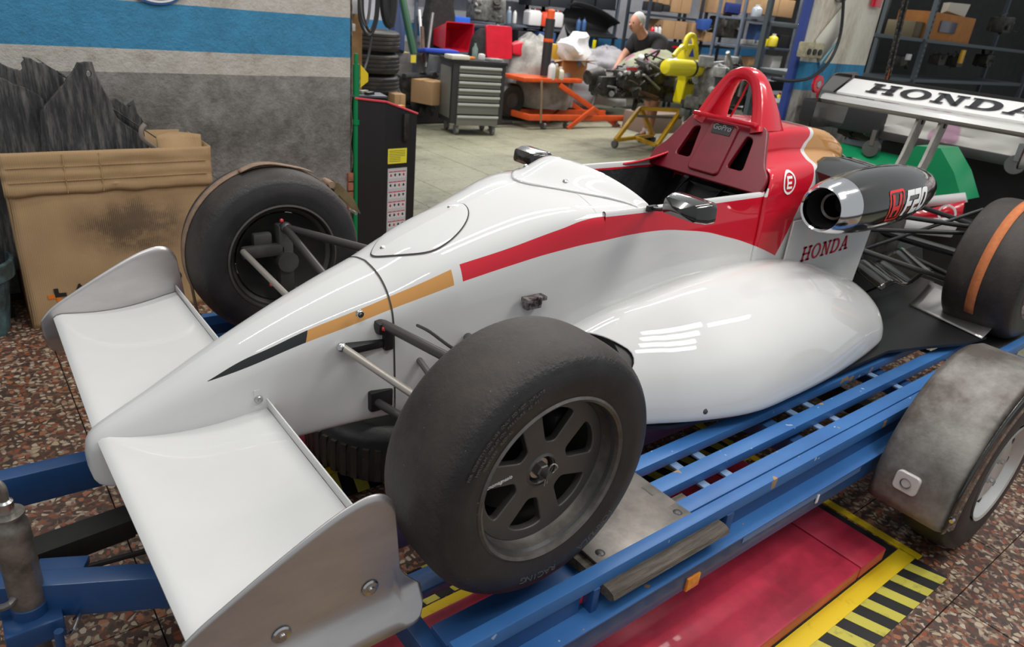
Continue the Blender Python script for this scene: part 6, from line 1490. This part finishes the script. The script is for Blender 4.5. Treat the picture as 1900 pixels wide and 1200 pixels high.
tag(M().box((0, 0, 0), (.04, .03, .13), bev=.01).build('orange_hook', mat('rusty orange', (.35, .10, .03), .6)), 'rusty orange hook at the bottom of the chain', 'hook', loc=tuple(at(1648, 137, y=1.2)))
# quilted blanket over a rack with castors, green body panels, ladder behind the rear wing
bl = thing('blanket_rack', 'rack on castors covered by a white and pink spotted blanket at the right', 'rack', (0, 0, 0))
m_bl = floral('spotted blanket', (.62, .60, .56), (.50, .30, .40), 6.5)
def blk(u, v):
    return (4.15 + .02 * noise.noise(Vector((u * 8, v * 6, 0))), .82 - 1.7 * u, .98 + .24 * v + .01 * noise.noise(Vector((u * 12, v * 9, 3))))
M().grid(blk, 40, 12).build('blanket_front', m_bl, bl, solid=.012)
hump = lambda u: .30 * max(0, min(1, (u - .42) / .25)) ** 1.5
M().grid(lambda u, v: (4.16 + .9 * v, .82 - 1.7 * u, 1.215 + hump(u) * math.sin(min(1, v * 1.6) * PI / 2) + .02 * noise.noise(Vector((u * 9, v * 6, 7)))), 40, 14).build('blanket_top', m_bl, bl, solid=.012)
M().box((4.75, -.1, .47), (.8, 1.75, .94)).build('dark_backdrop', m_blk2, bl)  # added black box, a backdrop standing in for the darkness below the blanket
M().box((4.15, .03, 1.0), (.05, 1.55, .05), bev=.005).build('rack_rail', m_rodd, bl)
for u_, v_ in ((1617, 275), (1885, 305)):
    p = at(u_, v_, x=4.1); M().cyl((p.x - .02, p.y, p.z), (p.x + .02, p.y, p.z), .055, n=20).build('castor', m_rod, bl); M().box((p.x, p.y, p.z + .07), (.05, .03, .1)).build('castor_bracket', m_steel, bl)
# green bodywork stored behind the car
gpn = thing('green_body_panel', 'green, white and red racing car body panel stored behind the rear axle', 'body panel', (0, 0, 0))
pts = [at(*p, x=3.75) for p in ((1660, 390), (1668, 300), (1700, 270), (1745, 275), (1770, 320), (1785, 372))]
M().add([tuple(p) for p in pts] + [tuple(p + Vector((.25, 0, 0))) for p in pts], [(0, 1, 2, 3, 4, 5), (11, 10, 9, 8, 7, 6)] + [(i, (i + 1) % 6, 6 + (i + 1) % 6, 6 + i) for i in range(6)]).build('green_section', m_grn, gpn, angle=30)
def quad(name, us, m, x=3.74, th=.02):
    P4 = [at(*p, x=x) for p in us]; M().add([tuple(p) for p in P4], [(0, 1, 2, 3)]).build(name, m, gpn, solid=th)
quad('white_band', ((1655, 372), (1790, 357), (1795, 375), (1650, 392)), m_wp, 3.72)
quad('red_band', ((1690, 395), (1790, 372), (1785, 402), (1680, 408)), m_redp, 3.70)
quad('white_band', ((1680, 408), (1785, 402), (1765, 440), (1668, 430)), m_wp, 3.69)
M().poly([ell(0, 0, .05, .05), ell(0, 0, .040, .040)], .004, frame(tuple(at(1757, 396, x=3.66)), (0, -1, 0), (0, 0, 1))).build('round_mark', m_textw, gpn)
pg_ = at(1720, 400, x=3.85); M().box((3.85, pg_.y, .33), (.12, .5, .66)).build('panel_stand', m_dark, gpn)
tag(M().grid(lambda u, v: (3.9 + .3 * v, 1.1 - .62 * u, .78 + .14 * math.sin(u * 4 + 1) * (1 - v) + .1 * v), 16, 6).build('green_sheet', m_grn, solid=.02), 'glossy green panel lying low behind the engine cover', 'body panel')
pb('green_crate', 1440, 232, 1490, 246, 2.4, .3, m_grn, 'green crate seen left of the gold engine cover', 'crate')
tag(M().box((0, 0, 0), (.5, .6, .16), bev=.02).build('black_case', m_blk2), 'black case stored behind the engine cover under the far end of the rear wing', 'case', loc=tuple(at(1590, 215, y=1.0)))
clutter('dark_machine', tuple(at(1600, 262, y=.98)), .30, 'dark machine behind the gold engine cover', (m_iron, m_iron, m_rodd, m_blk2), 'machine', seed=71, n=16)
# black tripod cones, hose etc. on the left side of the tarpaulin
tag(M().tube([(4.95, 6.15, .06), (5.2, 6.4, .05), (5.5, 6.4, .06)], .03, sub=4).build('floor_hose', m_blk2), 'black hose on the floor between tool cabinet and lift table', 'hose')
tag(M().tube([at(785, 214, z=.02), at(815, 224, z=.02), at(832, 226, z=.02)], .012, sub=4).build('floor_cable', m_blk2), 'thin black cable on the floor left of the tool cabinet', 'cable')
wd_ = thing('spare_wheel', 'dark wheel standing under the grey dust sheet', 'wheel', tuple(at(945, 185, y=6.6)))
M().lathe([(.10, -.07), (.2, -.08), (.23, -.05), (.23, .05), (.2, .08), (.10, .07)], 40, axis='Y').build('tyre', m_rubber2, wd_); M().lathe([(0, -.05), (.1, -.06), (.12, -.07)], 30, axis='Y').build('rim', m_rodd, wd_)
tag(M().box((0, 0, 0), (1.3, .5, .12), bev=.02).build('floor_frame', m_blk2), 'black frame lying on the floor under the engine', 'frame', loc=(4.6, 7.0, .07), rz=-.05)
